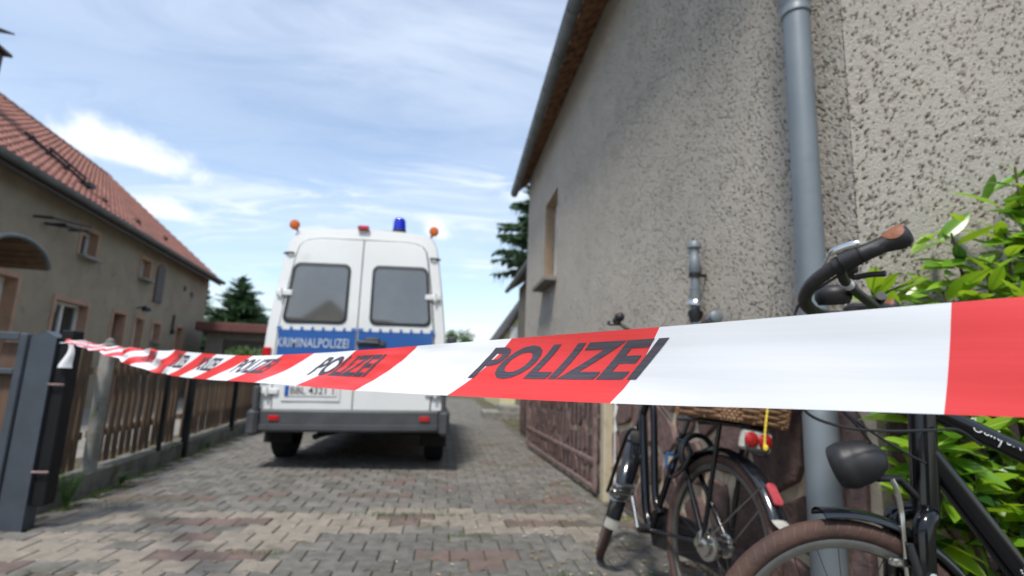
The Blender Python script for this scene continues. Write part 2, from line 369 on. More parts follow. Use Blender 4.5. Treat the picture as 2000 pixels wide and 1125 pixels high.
# ------------------------------------------------------------------ ground
g = MB(); g.add([(-900, -300, -.09), (900, -300, -.09), (900, 1500, -.09), (-900, 1500, -.09)], [(0, 1, 2, 3)]); g.build('ground', 'ground', kind='structure')
g = MB(); grid(g, np.linspace(-26, -2.78, 12), np.linspace(-2, 40, 20), lambda x, y: (x - (.096 * (y - 4.1) if x > -3 else 0), y, -.03)); g.build('yard', 'yard', kind='structure')
g = MB(); g.add([(1.5, -2, -.022), (6, -2, -.022), (6, 1.9, -.022), (1.5, 1.9, -.022)], [(0, 1, 2, 3)]); g.build('garden_bed', 'soil', kind='structure')
# driveway: sand bed with double-T pavers
drive = MB(); drive.add([(-3.6, -2, -.014), (2.1, -2, -.014), (2.1, 60, -.014), (-5.5, 60, -.014)], [(0, 1, 2, 3)])
drive = drive.build('driveway', 'joint', kind='structure')
def paver_outline(L=.20, wf=.1, ww=.07, gap=.0035):
    l = L / 2 - gap; a = wf - gap; b = ww - gap; t1, t2 = .05, .022
    half = [(-l, a), (-t1, a), (-t2, b), (t2, b), (t1, a), (l, a)]
    return [(x, -y) for x, y in half] + [(x, y) for x, y in reversed(half)]
PO = paver_outline()
def paver_mb(mb, cx, cy, dz, tilt=(0, 0), mi=0, sides=True):
    n = len(PO); vs = []
    ins = [(x * (1 - .005 / abs(x)) if abs(x) > .03 else x * .8, y * (1 - .005 / abs(y))) for x, y in PO]
    for ring, z in ((PO, -.03 if sides else -.012), (PO, -.005), (ins, 0.)):
        for x, y in ring: vs.append((cx + x, cy + y, dz + z + x * tilt[0] + y * tilt[1]))
    fs = [(i * n + j, i * n + (j + 1) % n, (i + 1) * n + (j + 1) % n, (i + 1) * n + j) for i in range(2) for j in range(n)]
    t = [2 * n + j for j in range(n)]
    # split the concave top into three convex pieces
    fs += [(t[0], t[1], t[10], t[11]), (t[1], t[2], t[9], t[10]), (t[2], t[3], t[8], t[9]), (t[3], t[4], t[7], t[8]), (t[4], t[5], t[6], t[7])]
    mb.add(vs, fs, mi)
PM = ['pav_grey', 'pav_dark', 'pav_pale', 'pav_red']
def paver_kind(x, y):
    n = math.sin(x * 1.7 + 1) * .25 + math.sin(x * 4.1 + y * 2) * .12
    r = random.random()
    for (rx, ry, a, b) in ((.28, 3.22, .32, .17), (-.15, 4.02, .34, .13), (-1.55, 3.95, .4, .12), (.85, 4.6, .4, .12), (-1.2, 3.3, .35, .12), (-.55, 4.75, .3, .1), (-2.1, 4.6, .4, .1), (-.2, 2.75, .4, .15), (.8, 3.9, .25, .12), (-.3, 5.4, .3, .12)):
        if abs(x - rx) / a + abs(y - ry) / b < 1.15 + random.uniform(-.25, .2): return 3
    if 3.66 + n * .4 - .12 * x < y < 4.22 + n * .3 - .04 * x and x < 1.2: return 2 if r < .95 else 0
    if x < -.75 and y < 3.75: return 2 if r < .72 else (0 if r < .96 else 3)
    if x > -.6 and y < 3.6: return 1 if r < .82 else 0
    if r < .03: return 3
    return 0 if r < .86 else 1
far = MB(); proto = {}
pm_ = MB(); paver_mb(pm_, 0, 0, 0)
for i, m_ in enumerate(PM): proto[i] = pm_.mesh('paver', m_)
cand = []
row = 0; y = -1.
while y < 26:
    x = -3.5 - .1 * (row % 2)
    while x < 1.9:
        fl = -2.62 - .096 * (y - 4.12) if y > 3.6 else -3.4
        if fl + .02 < x - .09 and x + .09 < (1.5 if y > 1.75 else 1.9): cand.append((x, y))
        x += .2
    y += .17; row += 1
def vis(x, y):
    if y < 2.75 or y > 9: return 0
    px = 865 + 1030 * x / y * 1.02
    if px < -40 or px > 1500: return 0
    return 1 / (x * x + y * y)
order = sorted(cand, key=lambda c: -vis(*c)); near = set(order[:300])
for (x, y) in cand:
    kd = paver_kind(x, y)
    if (x, y) in near:
        o = link('paver', proto[kd], drive); o.location = (x, y, random.uniform(-.004, .002)); o.rotation_euler = (random.uniform(-.012, .012), random.uniform(-.012, .012), random.uniform(-.012, .012))
    else: paver_mb(far, x, y, random.uniform(-.004, .002), (random.uniform(-.01, .01), random.uniform(-.01, .01)), kd, sides=False)
far.build('distant_pavers', PM, drive, kind='stuff')
lit = MB()
for i in range(1500):
    x = random.gauss(1.12, .35) if i % 4 else random.uniform(-2.6, 1.4); y = random.uniform(2.7, 9)
    if x > 1.48: continue
    a = random.random() * 6.28; s_ = random.choice((.004, .006, .009, .018)); z = .004 + random.random() * .004
    lit.add([(x + s_ * math.cos(a), y + s_ * math.sin(a), z), (x - s_ * .5 * math.sin(a), y + s_ * .5 * math.cos(a), z + .004), (x - s_ * math.cos(a), y - s_ * math.sin(a), z), (x + s_ * .5 * math.sin(a), y - s_ * .5 * math.cos(a), z + .002)], [(0, 1, 2, 3)])
tag(lit.build('leaf_litter', 'litter', kind='stuff'), 'dry leaf crumbs and grit scattered over the pavers', 'litter')
gr = MB()
for i in range(900):
    if i % 2: t = random.random() ** 1.4 * 5.4; x = -2.60 - .096 * t + abs(random.gauss(0, .05)); y = 4.1 + t
    else:
        cx, cy = random.choice(((-.25, 4.22), (-.05, 4.3), (.1, 4.25), (-.4, 4.3), (1.3, 3.6), (1.2, 4.4), (1.33, 5.5), (-2.3, 4.5), (.7, 3.0), (1.15, 3.0), (-.9, 3.4), (.2, 3.75))); x = cx + random.gauss(0, .09); y = round((cy + random.gauss(0, .05)) / .17) * .17 - 1 % .17
    if x > 1.5: continue
    h = random.uniform(.01, .04); a = random.random() * 6.28; dx, dy = .004 * math.cos(a), .004 * math.sin(a); lx, ly = random.gauss(0, .012), random.gauss(0, .012)
    gr.add([(x - dx, y - dy, -.012), (x + dx, y + dy, -.012), (x + lx, y + ly, h)], [(0, 1, 2)])
tag(gr.build('joint_grass', 'weed', kind='stuff'), 'short grass sprouting in the joints between pavers', 'grass')

# ------------------------------------------------------------------ right house
WX, CY, YE, ZP = 1.55, 1.78, 10.3, 1.0        # side wall plane, corner, far end, top of the stone plinth
rh = empty('roughcast_house', (WX, CY, 0), label='grey roughcast house with stone plinth and grey downpipe at its corner', cat='house')
inv = Matrix.Translation((-WX, -CY, 0))
def rel(o):                                                   # parts are modelled in world space
    if o.parent is rh: o.matrix_parent_inverse = inv
    return o
W1 = (7.45, 8.40, 2.52, 3.90)
wl = MB()
ysn = np.concatenate([np.arange(CY, 3.6, .007), np.arange(3.6, 5.2, .011)]); zsn = np.arange(ZP - .03, 4.05, .009)
grid(wl, ysn, zsn, lambda y, z: (WX, y, z))
grid(wl, np.append(ysn[:-1:2], ysn[-1]), np.append(np.arange(zsn[-1], 5.14, .018), 5.16), lambda y, z: (WX, y, z))
ye = ysn[-1]
ysf = np.concatenate([np.arange(ye, W1[0], .014), np.linspace(W1[0], W1[1], 56), np.linspace(W1[1] + .018, YE, 100)])
zsf = np.concatenate([np.arange(ZP - .03, W1[2] - .01, .014), np.linspace(W1[2], W1[3], 98), np.linspace(W1[3] + .014, 5.16, 90)])
b0 = len(wl.v); m_ = len(zsf); wl.v += [(WX, float(y), float(z)) for y in ysf for z in zsf]
for i in range(len(ysf) - 1):
    for j in range(m_ - 1):
        my, mz = (ysf[i] + ysf[i + 1]) / 2, (zsf[j] + zsf[j + 1]) / 2
        if W1[0] < my < W1[1] and W1[2] < mz < W1[3]: continue
        wl.f.append((b0 + i * m_ + j, b0 + (i + 1) * m_ + j, b0 + (i + 1) * m_ + j + 1, b0 + i * m_ + j + 1)); wl.mi.append(0)
def orient(me, d):
    # make every face look along d
    bm = bmesh.new(); bm.from_mesh(me)
    fl = [f for f in bm.faces if f.normal.dot(Vector(d)) < 0]
    bmesh.ops.reverse_faces(bm, faces=fl); bm.to_mesh(me); bm.free()
o = rel(wl.build('plaster_wall', 'plaster', rh, 60)); orient(o.data, (-1, 0, 0))
fw = MB(); grid(fw, np.arange(WX, 2.75, .0065), np.arange(ZP - .03, 3.0, .008), lambda x, z: (x, CY, z))
grid(fw, np.linspace(2.74, 6.2, 60), np.linspace(ZP - .03, 3.0, 60), lambda x, z: (x, CY, z)); grid(fw, np.linspace(WX, 6.2, 90), np.linspace(2.99, 5.16, 60), lambda x, z: (x, CY, z))
o = rel(fw.build('plaster_gable', 'plaster', rh, 60)); orient(o.data, (0, -1, 0))
core = MB(); core.box(((WX + 6.2) / 2 + .13, (CY + YE) / 2 + .13, 2.55), (6.2 - WX - .3, YE - CY - .3, 5.1)); core.add([(WX, YE, -.1), (6.2, YE, -.1), (6.2, YE, 5.1), (WX, YE, 5.1)], [(0, 1, 2, 3)])
core.add([(WX + .01, CY + .01, 5.1), (6.2, CY + .01, 5.1), (3.9, CY + .01, 7.6)], [(0, 1, 2)])
rel(core.build('inner_wall', 'concrete', rh))
# plinth: mortar backing and single stones
pl = MB(); pl.box((WX + .06, (CY + YE) / 2 - .012, ZP / 2 - .05), (.15, YE - CY + .045, ZP + .09)); pl.box(((WX + 6.2) / 2 + .07, CY + .06, ZP / 2 - .05), (6.2 - WX, .15, ZP + .09))
plinth = rel(pl.build('plinth', 'mortar', rh))
def voronoi(w, h, n, seed):
    r = np.random.default_rng(seed); P = r.random((n, 2)) * [w, h]
    for _ in range(2):      # a little relaxation
        cells = []
        for i in range(n):
            poly = [(0, 0), (w, 0), (w, h), (0, h)]
            for j in np.argsort(((P - P[i]) ** 2).sum(1))[1:16]:
                mid = (P[i] + P[j]) / 2; d = P[j] - P[i]; new = []
                for a, b in zip(poly, poly[1:] + poly[:1]):
                    sa = (a[0] - mid[0]) * d[0] + (a[1] - mid[1]) * d[1]; sb = (b[0] - mid[0]) * d[0] + (b[1] - mid[1]) * d[1]
                    if sa <= 0: new.append(a)
                    if sa * sb < 0: t = sa / (sa - sb); new.append((a[0] + t * (b[0] - a[0]), a[1] + t * (b[1] - a[1])))
                poly = new
                if len(poly) < 3: break
            cells.append(poly)
        P = np.array([np.mean(c, 0) if len(c) > 2 else P[i] for i, c in enumerate(cells)]) * .6 + P * .4
    return cells
def shrink(poly, g, r):
    c = np.mean(poly, 0); out = []
    # corner-cut and pull in, so that stones read as split, not as cells
    pts = []
    for a, b in zip(poly, poly[1:] + poly[:1]):
        a, b = np.array(a), np.array(b)
        if np.linalg.norm(b - a) < .03: continue
        pts += [a + (b - a) * .16, a + (b - a) * .84]
    for p in pts:
        d = p - c; L = np.linalg.norm(d); out.append(tuple(c + d * max(.3, 1 - (g + r.random() * .008) / L)))
    return out
r_ = np.random.default_rng(3)
for (w_, n_, put, nd, sd) in ((YE - CY + .012, 92, lambda u, v: (WX - .016, YE - u, v), (-1, 0, 0), 1), (1.9, 19, lambda u, v: (WX - .01 + u, CY - .016, v), (0, -1, 0), 2)):
    for poly in voronoi(w_, ZP - .02, n_, sd):
        if len(poly) < 3: continue
        q = shrink(poly, .031, r_)
        if len(q) < 5: continue
        mb = MB(); dep = .02 + r_.random() * .014
        pts = [put(*p) for p in q]; mb.prism(pts, Vector(nd) * dep, bev=.008)
        rel(mb.build('stone', 'stone', plinth))
# window of the side wall
def put1(y, z, d=0): return (WX + d, y, z)
mb = MB(); reveal(mb, W1, put1, .26); rel(mb.build('window_reveal', 'reveal', rh))
wf = MB()
a, b, c, d = W1
for (yy, zz, dy, dz_) in (((a + b) / 2, c + .04, b - a, .08), ((a + b) / 2, d - .04, b - a, .08), (a + .035, (c + d) / 2, .07, d - c - .16), (b - .035, (c + d) / 2, .07, d - c - .16), ((a + b) / 2, (c + d) / 2, .09, d - c - .16)): wf.bevbox((WX + .2, yy, zz), (.07, dy - .004, dz_ - .002), .008)
win = rel(wf.build('window', 'white_frame', rh))
mb = MB()
for s_ in (0, 1):
    mb = MB(); y0 = a + .07 if s_ == 0 else (a + b) / 2 + .045; mb.box((WX + .21, y0 + .18, (c + d) / 2), (.01, .36, d - c - .16)); rel(mb.build('pane', 'glass', win))
mb = MB(); mb.bevbox((WX + .02, (a + b) / 2, c - .045), (.40, b - a + .16, .07), .008); rel(mb.build('sill', 'sill', rh))
# eaves: brick cornice, gutter, roof
G0, G1 = Vector((1.06, 1.3, 4.93)), Vector((1.285, 10.75, 4.93))
gd = (G1 - G0).normalized()
mb = MB(); n_ = 150
for i in range(n_):
    y0, y1 = 1.35 + 9.3 * i / n_, 1.35 + 9.3 * (i + .93) / n_
    xo = 1.135 + .0238 * (y0 - 1.3) + r_.random() * .02; zz = r_.random() * .018
    mb.add([(xo, y0, 4.965 - zz), (xo, y1, 4.965 - zz), (WX + .03, y1, 5.165 - zz), (WX + .03, y0, 5.165 - zz), (xo, y0, 5.03), (xo, y1, 5.03), (WX + .03, y1, 5.25), (WX + .03, y0, 5.25)], [(0, 1, 2, 3), (4, 5, 6, 7), (0, 1, 5, 4), (0, 3, 7, 4), (1, 2, 6, 5)])
cor = rel(mb.build('cornice', 'cornice', rh))
mb = MB(); prof = [(.075 * math.cos(t), .075 * math.sin(t)) for t in np.linspace(math.pi * .98, 2.04 * math.pi, 12)]
side = Vector((gd.y, -gd.x, 0)); vs = []; ns = 40
for i in range(ns + 1):
    p = G0 + (G1 - G0) * i / ns
    for (x, z) in prof: vs.append(p + side * x + Vector((0, 0, z)))
for i in range(ns + 1):
    p = G0 + (G1 - G0) * i / ns
    for (x, z) in prof: vs.append(p + side * x * .96 + Vector((0, 0, z * .96 + .001)))
K = len(prof); off = (ns + 1) * K
mb.add(vs, [(i * K + j, (i + 1) * K + j, (i + 1) * K + j + 1, i * K + j + 1) for i in range(ns) for j in range(K - 1)] + [(off + i * K + j, off + (i + 1) * K + j, off + (i + 1) * K + j + 1, off + i * K + j + 1) for i in range(ns) for j in range(K - 1)])
mb.add([G1 + side * x + Vector((0, 0, z)) for (x, z) in prof], [tuple(range(K))])
gut = rel(mb.build('gutter', 'gutter', rh, 50))
mb = MB(); mb.tube([G0 + side * -.075 + Vector((0, 0, .004)), G1 + side * -.075 + Vector((0, 0, .004))], .010, 8); rel(mb.build('gutter_bead', 'gutter', gut, 60))
for i in range(12):
    p = G0 + (G1 - G0) * ((i + .6) / 12); mb = MB()
    mb.tube([p + side * (.079 * math.cos(t)) + Vector((0, 0, .079 * math.sin(t))) for t in np.linspace(math.pi * .99, 2.0 * math.pi, 10)], .006, 6, flat=2.2); rel(mb.build('gutter_bracket', 'gutter', gut, 50))
mb = MB(); e0, e1 = Vector((1.14, 1.3, 5.02)), Vector((1.365, 10.75, 5.02)); up_ = Vector((2.75, 0, 2.55))
mb.add([e0, e1, e1 + up_, e0 + up_] + [v + Vector((0, 0, .10)) for v in (e0, e1, e1 + up_, e0 + up_)], [(0, 1, 2, 3), (4, 5, 6, 7), (0, 1, 5, 4), (1, 2, 6, 5), (3, 0, 4, 7)])
e2, e3 = Vector((6.64, 1.3, 5.02)), Vector((6.86, 10.75, 5.02)); up2 = Vector((-2.75, 0, 2.55))
mb.add([e2, e3, e3 + up2, e2 + up2] + [v + Vector((0, 0, .10)) for v in (e2, e3, e3 + up2, e2 + up2)], [(0, 1, 2, 3), (4, 5, 6, 7), (0, 1, 5, 4), (1, 2, 6, 5), (3, 0, 4, 7)])
rel(mb.build('roof', 'rooftile_dark', rh))
# downpipe at the corner
DX, DY = 1.455, 1.925
mb = MB(); mb.lathe([(0, .054), (2.66, .054)], (DX, DY, 0.85), (0, 0, 1), 28); mb.lathe([(2.60, .060), (4.3, .060)], (DX, DY, .02), (0, 0, 1), 28) if False else None
mb.lathe([(0, .054), (1.7, .054)], (DX, DY, 3.2), (0, 0, 1), 28)
dp = rel(mb.build('downpipe', 'zinc', rh, 50))
mb = MB(); mb.lathe([(0, .0), (0, .060), (.02, .0625), (.92, .0625), (.94, .056)], (DX, DY, -.01), (0, 0, 1), 28); rel(mb.build('standpipe_foot', 'zinc', dp, 50))
mb = MB(); mb.lathe([(0, .0545), (.005, .0605), (.02, .0605), (.03, .0575), (.055, .0575), (.065, .0605), (.30, .0605), (.305, .0545)], (DX, DY, 2.63), (0, 0, 1), 28); rel(mb.build('pipe_sleeve', 'zinc', dp, 50))
mb = MB(); mb.lathe([(0, .0655), (.0, .061), (.03, .061), (.03, .0655), (0, .0655)], (DX, DY, 3.05), (0, 0, 1), 24); mb.box((DX + .075, DY, 3.065), (.05, .02, .02)); rel(mb.build('pipe_clamp', 'dark_metal', dp, 50))
mb = MB(); mb.tube([(DX, DY, 4.88), (DX - .05, DY, 4.9), (1.16, DY - .02, 4.9), (1.1, DY - .03, 4.94)], .05, 14); rel(mb.build('swan_neck', 'zinc', dp, 50))

# standpipe with tap on the side wall
sp = empty('standpipe', (1.47, 2.97, .9), label='short grey capped pipe with clamp and tap on the roughcast wall', cat='pipe')
def pr(o, root): o.matrix_parent_inverse = Matrix.Translation(-root.location); return o
mb = MB(); mb.lathe([(0, .0), (0, .03), (.58, .03), (.60, .033)], (1.475, 2.97, .98), (0, 0, 1), 18); mb.lathe([(0, .026), (.18, .026)], (1.475, 2.97, 1.55), (0, 0, 1), 18); pr(mb.build('pipe', 'zinc', sp, 45), sp)
mb = MB(); mb.lathe([(0, .026), (.01, .034), (.1, .034), (.11, .027), (.16, .030), (.165, .042), (.185, .042), (.205, .030), (.207, 0)], (1.475, 2.97, 1.67), (0, 0, 1), 18); pr(mb.build('cap', 'zinc', sp, 40), sp)
mb = MB(); mb.lathe([(0, .027), (0, .036), (.022, .036), (.022, .027)], (1.475, 2.97, 1.655), (0, 0, 1), 18); mb.box((1.52, 2.97, 1.666), (.07, .018, .018)); pr(mb.build('bracket', 'dark_metal', sp, 40), sp)
mb = MB(); mb.lathe([(0, .03), (0, .055), (.012, .055), (.03, .048), (.03, .03)], (1.475, 2.97, 1.475), (.12, 0, 1), 18); mb.box((1.475, 2.905, 1.48), (.025, .04, .022)); mb.box((1.475, 3.035, 1.488), (.025, .04, .022)); mb.tube([(1.475, 2.905, 1.44), (1.475, 2.905, 1.51)], .006, 8); pr(mb.build('pipe_clamp', 'steel', sp, 40), sp)
mb = MB(); mb.lathe([(0, .03), (.05, .045), (.07, .045), (.08, .032)], (1.475, 2.97, 1.375), (0, 0, 1), 18); pr(mb.build('sleeve', 'bike_matt', sp, 40), sp)
mb = MB(); mb.tube([(1.475, 2.95, 1.34), (1.475, 2.84, 1.37), (1.475, 2.76, 1.385)], .026, 14); mb.lathe([(0, 0), (0, .034), (.05, .036), (.06, .02), (.06, 0)], (1.475, 2.77, 1.38), (0, -1, .12), 14); pr(mb.build('tap', 'zinc', sp, 40), sp)
mb = MB(); mb.lathe([(0, .028), (0, .037), (.025, .037), (.025, .028)], (1.475, 2.83, 1.368), (0, -1, .12), 14); pr(mb.build('tap_ring', 'door_brown', sp, 40), sp)

# open gate leaf in front of the side wall and its post
ga, gb_ = Vector((1.405, 4.80, 0)), Vector((1.315, 8.15, 0)); gdir = (gb_ - ga); gl = gdir.length; gdir.normalize()
gate = empty('garden_gate', ga, label='rusty mauve metal gate leaf folded open along the stone plinth', cat='gate')
def gp(t, z): return ga + gdir * t + Vector((0, 0, z))
rotg = Matrix.Rotation(math.atan2(gdir.y, gdir.x) - math.pi / 2, 3, 'Z')
for z in (.07, .30, 1.20):
    mb = MB(); mb.bevbox(gp(gl / 2, z), (.032, gl - .06, .036), .004, rotg); pr(mb.build('rail', 'rust_paint', gate), gate)
for t in (0.015, gl - .015):
    mb = MB(); mb.bevbox(gp(t, .64), (.034, .034, 1.2), .004, rotg); pr(mb.build('stile', 'rust_paint', gate), gate)
nb = 21
for i in range(nb):
    t = .1 + (gl - .2) * i / (nb - 1); mb = MB(); mb.bevbox(gp(t, .635), (.009, .010, 1.09), .002, rotg); pr(mb.build('bar', 'rust_paint', gate), gate)
mb = MB(); mb.bevbox((1.49, 4.70, .66), (.115, .12, 1.36), .012); mb.add([(1.435, 4.645, 1.34), (1.545, 4.645, 1.34), (1.545, 4.755, 1.34), (1.435, 4.755, 1.34), (1.49, 4.70, 1.38)], [(0, 1, 4), (1, 2, 4), (2, 3, 4), (3, 0, 4)])
tag(mb.build('gate_post', 'post_paint'), 'cream painted square post beside the rusty gate', 'post')
mb = MB(); mb.tube([(1.515, 4.56, .0), (1.515, 4.56, 1.3)], .018, 10); tag(mb.build('wall_pipe', 'white_frame', None, 50), 'thin white pipe running up the wall next to the cream post', 'pipe')

# ------------------------------------------------------------------ left house
n2 = Vector((.993, .119, 0)).normalized(); d2 = Vector((-n2.y, n2.x, 0)); p2 = Vector((-6.44, 0, 0))
lh = empty('long_house', mw=frame(p2, n2, d2), label='long brown rendered house with salmon window trims and red tiled roof', cat='house')
S0, S1, ZE = 4.0, 21.0, 4.42
holes = [(9.3, 10.46, .2, 2.45), (11.70, 12.92, .95, 2.24), (14.15, 14.78, .05, 2.25), (15.36, 15.88, .6, 2.24), (16.55, 17.08, 1.70, 2.21), (18.40, 18.98, .05, 2.25), (12.20, 12.84, 3.30, 3.86), (15.18, 15.78, 3.33, 3.84)]
mb = MB(); wall_holes(mb, S0, S1, -.1, ZE, holes, lambda s, z: (0, s, z))
mb.add([(0, S1, -.1), (-8, S1, -.1), (-8, S1, ZE), (-3.85, S1, 7.75), (0, S1, ZE)], [(0, 1, 2, 3, 4)]); mb.add([(0, S0, -.1), (-8, S0, -.1), (-8, S0, ZE), (-3.85, S0, 7.75), (0, S0, ZE)], [(4, 3, 2, 1, 0)])
mb.add([(-8, S0, -.1), (-8, S1, -.1), (-8, S1, ZE), (-8, S0, ZE)], [(3, 2, 1, 0)])
mb.add([(-.6, S0, -.1), (-.6, S1, -.1), (-.6, S1, ZE), (-.6, S0, ZE)], [(0, 1, 2, 3)])
mb.build('wall', 'lh_wall', lh)
def lput(s, z, d=0): return (-d, s, z)
kinds = ['door_white', 'win', 'door', 'win', 'win', 'door', 'win', 'win']
for h, kd in zip(holes, kinds):
    a, b, c, d = h
    mb = MB(); reveal(mb, h, lput, .26)
    t = .10
    for (q0, q1, r0, r1) in ((a - t, a, c, d + t), (b, b + t, c, d + t), (a, b, d, d + t)): mb.box((.006, (q0 + q1) / 2, (r0 + r1) / 2), (.024, q1 - q0, r1 - r0))
    tr = mb.build('window_trim' if kd == 'win' else 'door_trim', 'lh_trim', lh)
    mb = MB(); w_ = b - a
    if kd == 'win':
        f = .06
        for (yy, zz, dy, dz_) in (((a + b) / 2, c + f / 2, w_, f), ((a + b) / 2, d - f / 2, w_, f), (a + f / 2, (c + d) / 2, f, d - c - 2 * f), (b - f / 2, (c + d) / 2, f, d - c - 2 * f), ((a + b) / 2, (c + d) / 2, .07, d - c - 2 * f)): mb.box((-.2, yy, zz), (.07, dy - .004, dz_ - .003))
        wn = mb.build('window', 'white_frame', lh)
        for s_ in (0, 1):
            y0 = a + f if s_ == 0 else (a + b) / 2 + .035; pw = w_ / 2 - f - .035
            mb = MB(); mb.box((-.215, y0 + pw / 2, (c + d) / 2), (.012, pw, d - c - 2 * f)); mb.build('pane', 'glass', wn)
        mb = MB(); mb.bevbox((.0, (a + b) / 2, c - .035), (.32, w_ + .12, .06), .008); mb.build('sill', 'concrete', lh)
    else:
        mb.box((-.22, (a + b) / 2, (c + d) / 2), (.05, w_ - .01, d - c - .01)); dr = mb.build('door', 'door_brown' if kd == 'door' else 'white_frame', lh)
        for i in range(2):
            mb = MB(); mb.bevbox((-.19, (a + b) / 2, c + (d - c) * (.27 + .46 * i)), (.02, w_ * .6, (d - c) * .32), .006); mb.build('door_panel', 'door_brown' if kd == 'door' else 'glass', dr)
        mb = MB(); mb.tube([(-.18, a + .1, 1.05), (-.13, a + .1, 1.05), (-.13, a + .2, 1.05)], .01, 8); mb.build('handle', 'steel', dr, 40)
# blind hatch with arched head
mb = MB(); q = [(16.22, 2.80), (16.82, 2.80), (16.82, 3.80)] + [(16.52 + .30 * math.cos(t), 3.80 + .12 * math.sin(t)) for t in np.linspace(.3, math.pi - .3, 5)] + [(16.22, 3.80)]
mb.prism([(.004, s, z) for s, z in q], (.03, 0, 0)); sh = mb.build('loft_shutter', 'dark_wood', lh)
for i in range(4): mb = MB(); mb.box((.04, 16.31 + .14 * i, 3.28), (.012, .125, .93)); mb.build('board', 'dark_wood', sh)
mb = MB(); q2 = [(16.52 + (s - 16.52) * 1.28, 3.3 + (z - 3.3) * 1.1) for s, z in q]; mb.prism([(-.01, s, z) for s, z in q2], (.018, 0, 0)); mb.build('shutter_trim', 'lh_trim', lh)
# wall fittings
mb = MB(); mb.tube([(.02, 15.3, 2.5), (.22, 15.3, 2.56), (.25, 15.3, 2.52)], .018, 8); mb.lathe([(0, .02), (-.02, .10), (-.10, .13), (-.12, .02)], (.25, 15.3, 2.54), (0, 0, 1), 14); mb.build('wall_lamp', 'dark_metal', lh, 40)
mb = MB(); mb.tube([(.04, 17.95, 2.0), (.04, 17.95, 2.6)], .03, 8); mb.box((.05, 17.95, 2.06), (.08, .12, .12)); mb.build('wall_fitting', 'dark_metal', lh)
mb = MB(); mb.tube([(.05, 10.45, 3.62), (.35, 10.45, 3.62), (.35, 11.75, 3.80)], .025, 8); mb.tube([(.05, 10.8, 3.58), (.30, 11.0, 3.60), (.30, 11.9, 3.72)], .03, 8); mb.tube([(0, 11.7, 3.68), (.35, 11.7, 3.70)], .022, 8); mb.tube([(0, 10.9, 3.6), (.35, 10.9, 3.62)], .022, 8); mb.build('wall_rail', 'dark_metal', lh, 40)
for (s, z) in ((18.6, 3.55), (19.3, 3.45)): mb = MB(); mb.lathe([(0, .1), (.03, .1), (.03, .06), (.01, .05), (.01, 0)], (0, s, z), (1, 0, 0), 12); mb.build('vent_pipe', 'dark_metal', lh, 40)
# arched canopy over the white door
mb = MB(); ca = []
for i in range(13): t = math.pi * (.06 + .88 * i / 12); ca.append((8.74 + .78 * math.cos(t), 2.44 + .44 * math.sin(t)))
vs = [(x, s, z) for x in (.0, .95) for s, z in ca] + [(x, s, z - .035) for x in (.0, .95) for s, z in ca]; n_ = len(ca)
mb.add(vs, [(j, j + 1, n_ + j + 1, n_ + j) for j in range(n_ - 1)] + [(2 * n_ + j, 2 * n_ + j + 1, 3 * n_ + j + 1, 3 * n_ + j) for j in range(n_ - 1)]); cano = mb.build('canopy', 'canopy', lh, 40)
for x in (.02, .95): mb = MB(); mb.tube([(x, s, z - .01) for s, z in ca], .035, 8); mb.build('canopy_arch', 'gutter', cano, 40)
for i in range(8): j = 1 + int(i * 1.4); mb = MB(); mb.box((.48, ca[j][0], ca[j][1] - .05), (.94, .03, .03)); mb.build('canopy_slat', 'canopy', cano)
# roof
RX0, RZ0, SL, RX1 = .34, 4.22, .86, -3.93
RS0, RS1 = 3.7, 21.25
def rp(x, s, up=0): nx, nz = SL / math.hypot(1, SL), 1 / math.hypot(1, SL); return Vector((x + nx * up, s, RZ0 + (RX0 - x) * SL + nz * up))
mb = MB(); A_, B_, C_, D_ = rp(RX0, RS0), rp(RX0, RS1), rp(RX1, RS1), rp(RX1, RS0)
mb.add([A_, B_, C_, D_] + [v - Vector((0, 0, .14)) for v in (A_, B_, C_, D_)], [(0, 1, 2, 3), (7, 6, 5, 4), (0, 4, 5, 1), (1, 5, 6, 2), (2, 6, 7, 3)])
E_, F_2 = Vector((-8.3, RS0, RZ0)), Vector((-8.3, RS1, RZ0)); mb.add([C_, D_, E_, F_2], [(0, 1, 2, 3)])
roof = mb.build('roof', 'dark_wood', lh)
slen = (RX0 - RX1) * math.hypot(1, SL); TW, TL = .225, .29; ax_d = Vector((-1, 0, SL)).normalized(); an_ = Vector((SL, 0, 1)).normalized()
def tile_mb(mb, s, t0):
    prof = [(-.117, .010), (-.08, .0), (-.022, .0), (.022, .032), (.07, .040), (.113, .018)]
    base = Vector((RX0, 0, RZ0)); vs = []
    for (t, lift) in ((t0, .055), (t0 + TL + .05, .012)):
        for (ds, h) in prof: p = base + ax_d * t + an_ * (h + lift); vs.append((p.x, s + ds, p.z))
    for (ds, h) in prof: p = base + ax_d * (t0 + .004) + an_ * (h + .035); vs.append((p.x, s + ds, p.z))
    n_ = len(prof); mb.add(vs, [(j, j + 1, n_ + j + 1, n_ + j) for j in range(n_ - 1)] + [(j, j + 1, 2 * n_ + j + 1, 2 * n_ + j) for j in range(n_ - 1)])
tp_ = MB(); tile_mb(tp_, 0, 0); tile_me = tp_.mesh('tile', 'tile', 35); rest = MB(); tc = 0
ncol = int((RS1 - 9.4) / TW); tiles = []
for i in range(ncol + 20):
    s = RS1 - .16 - i * TW
    if s < RS0 + .1: break
    for j in range(int(slen / TL)): tiles.append((s, j))
def tvis(s, j):
    t = j * TL; x = RX0 - t / math.hypot(1, SL); z = RZ0 + (RX0 - x) * SL
    if s < 9.6 + (z - 4.3) * 1.55: return 1e9           # outside the frame
    return s
tiles.sort(key=lambda q: tvis(*q)); 
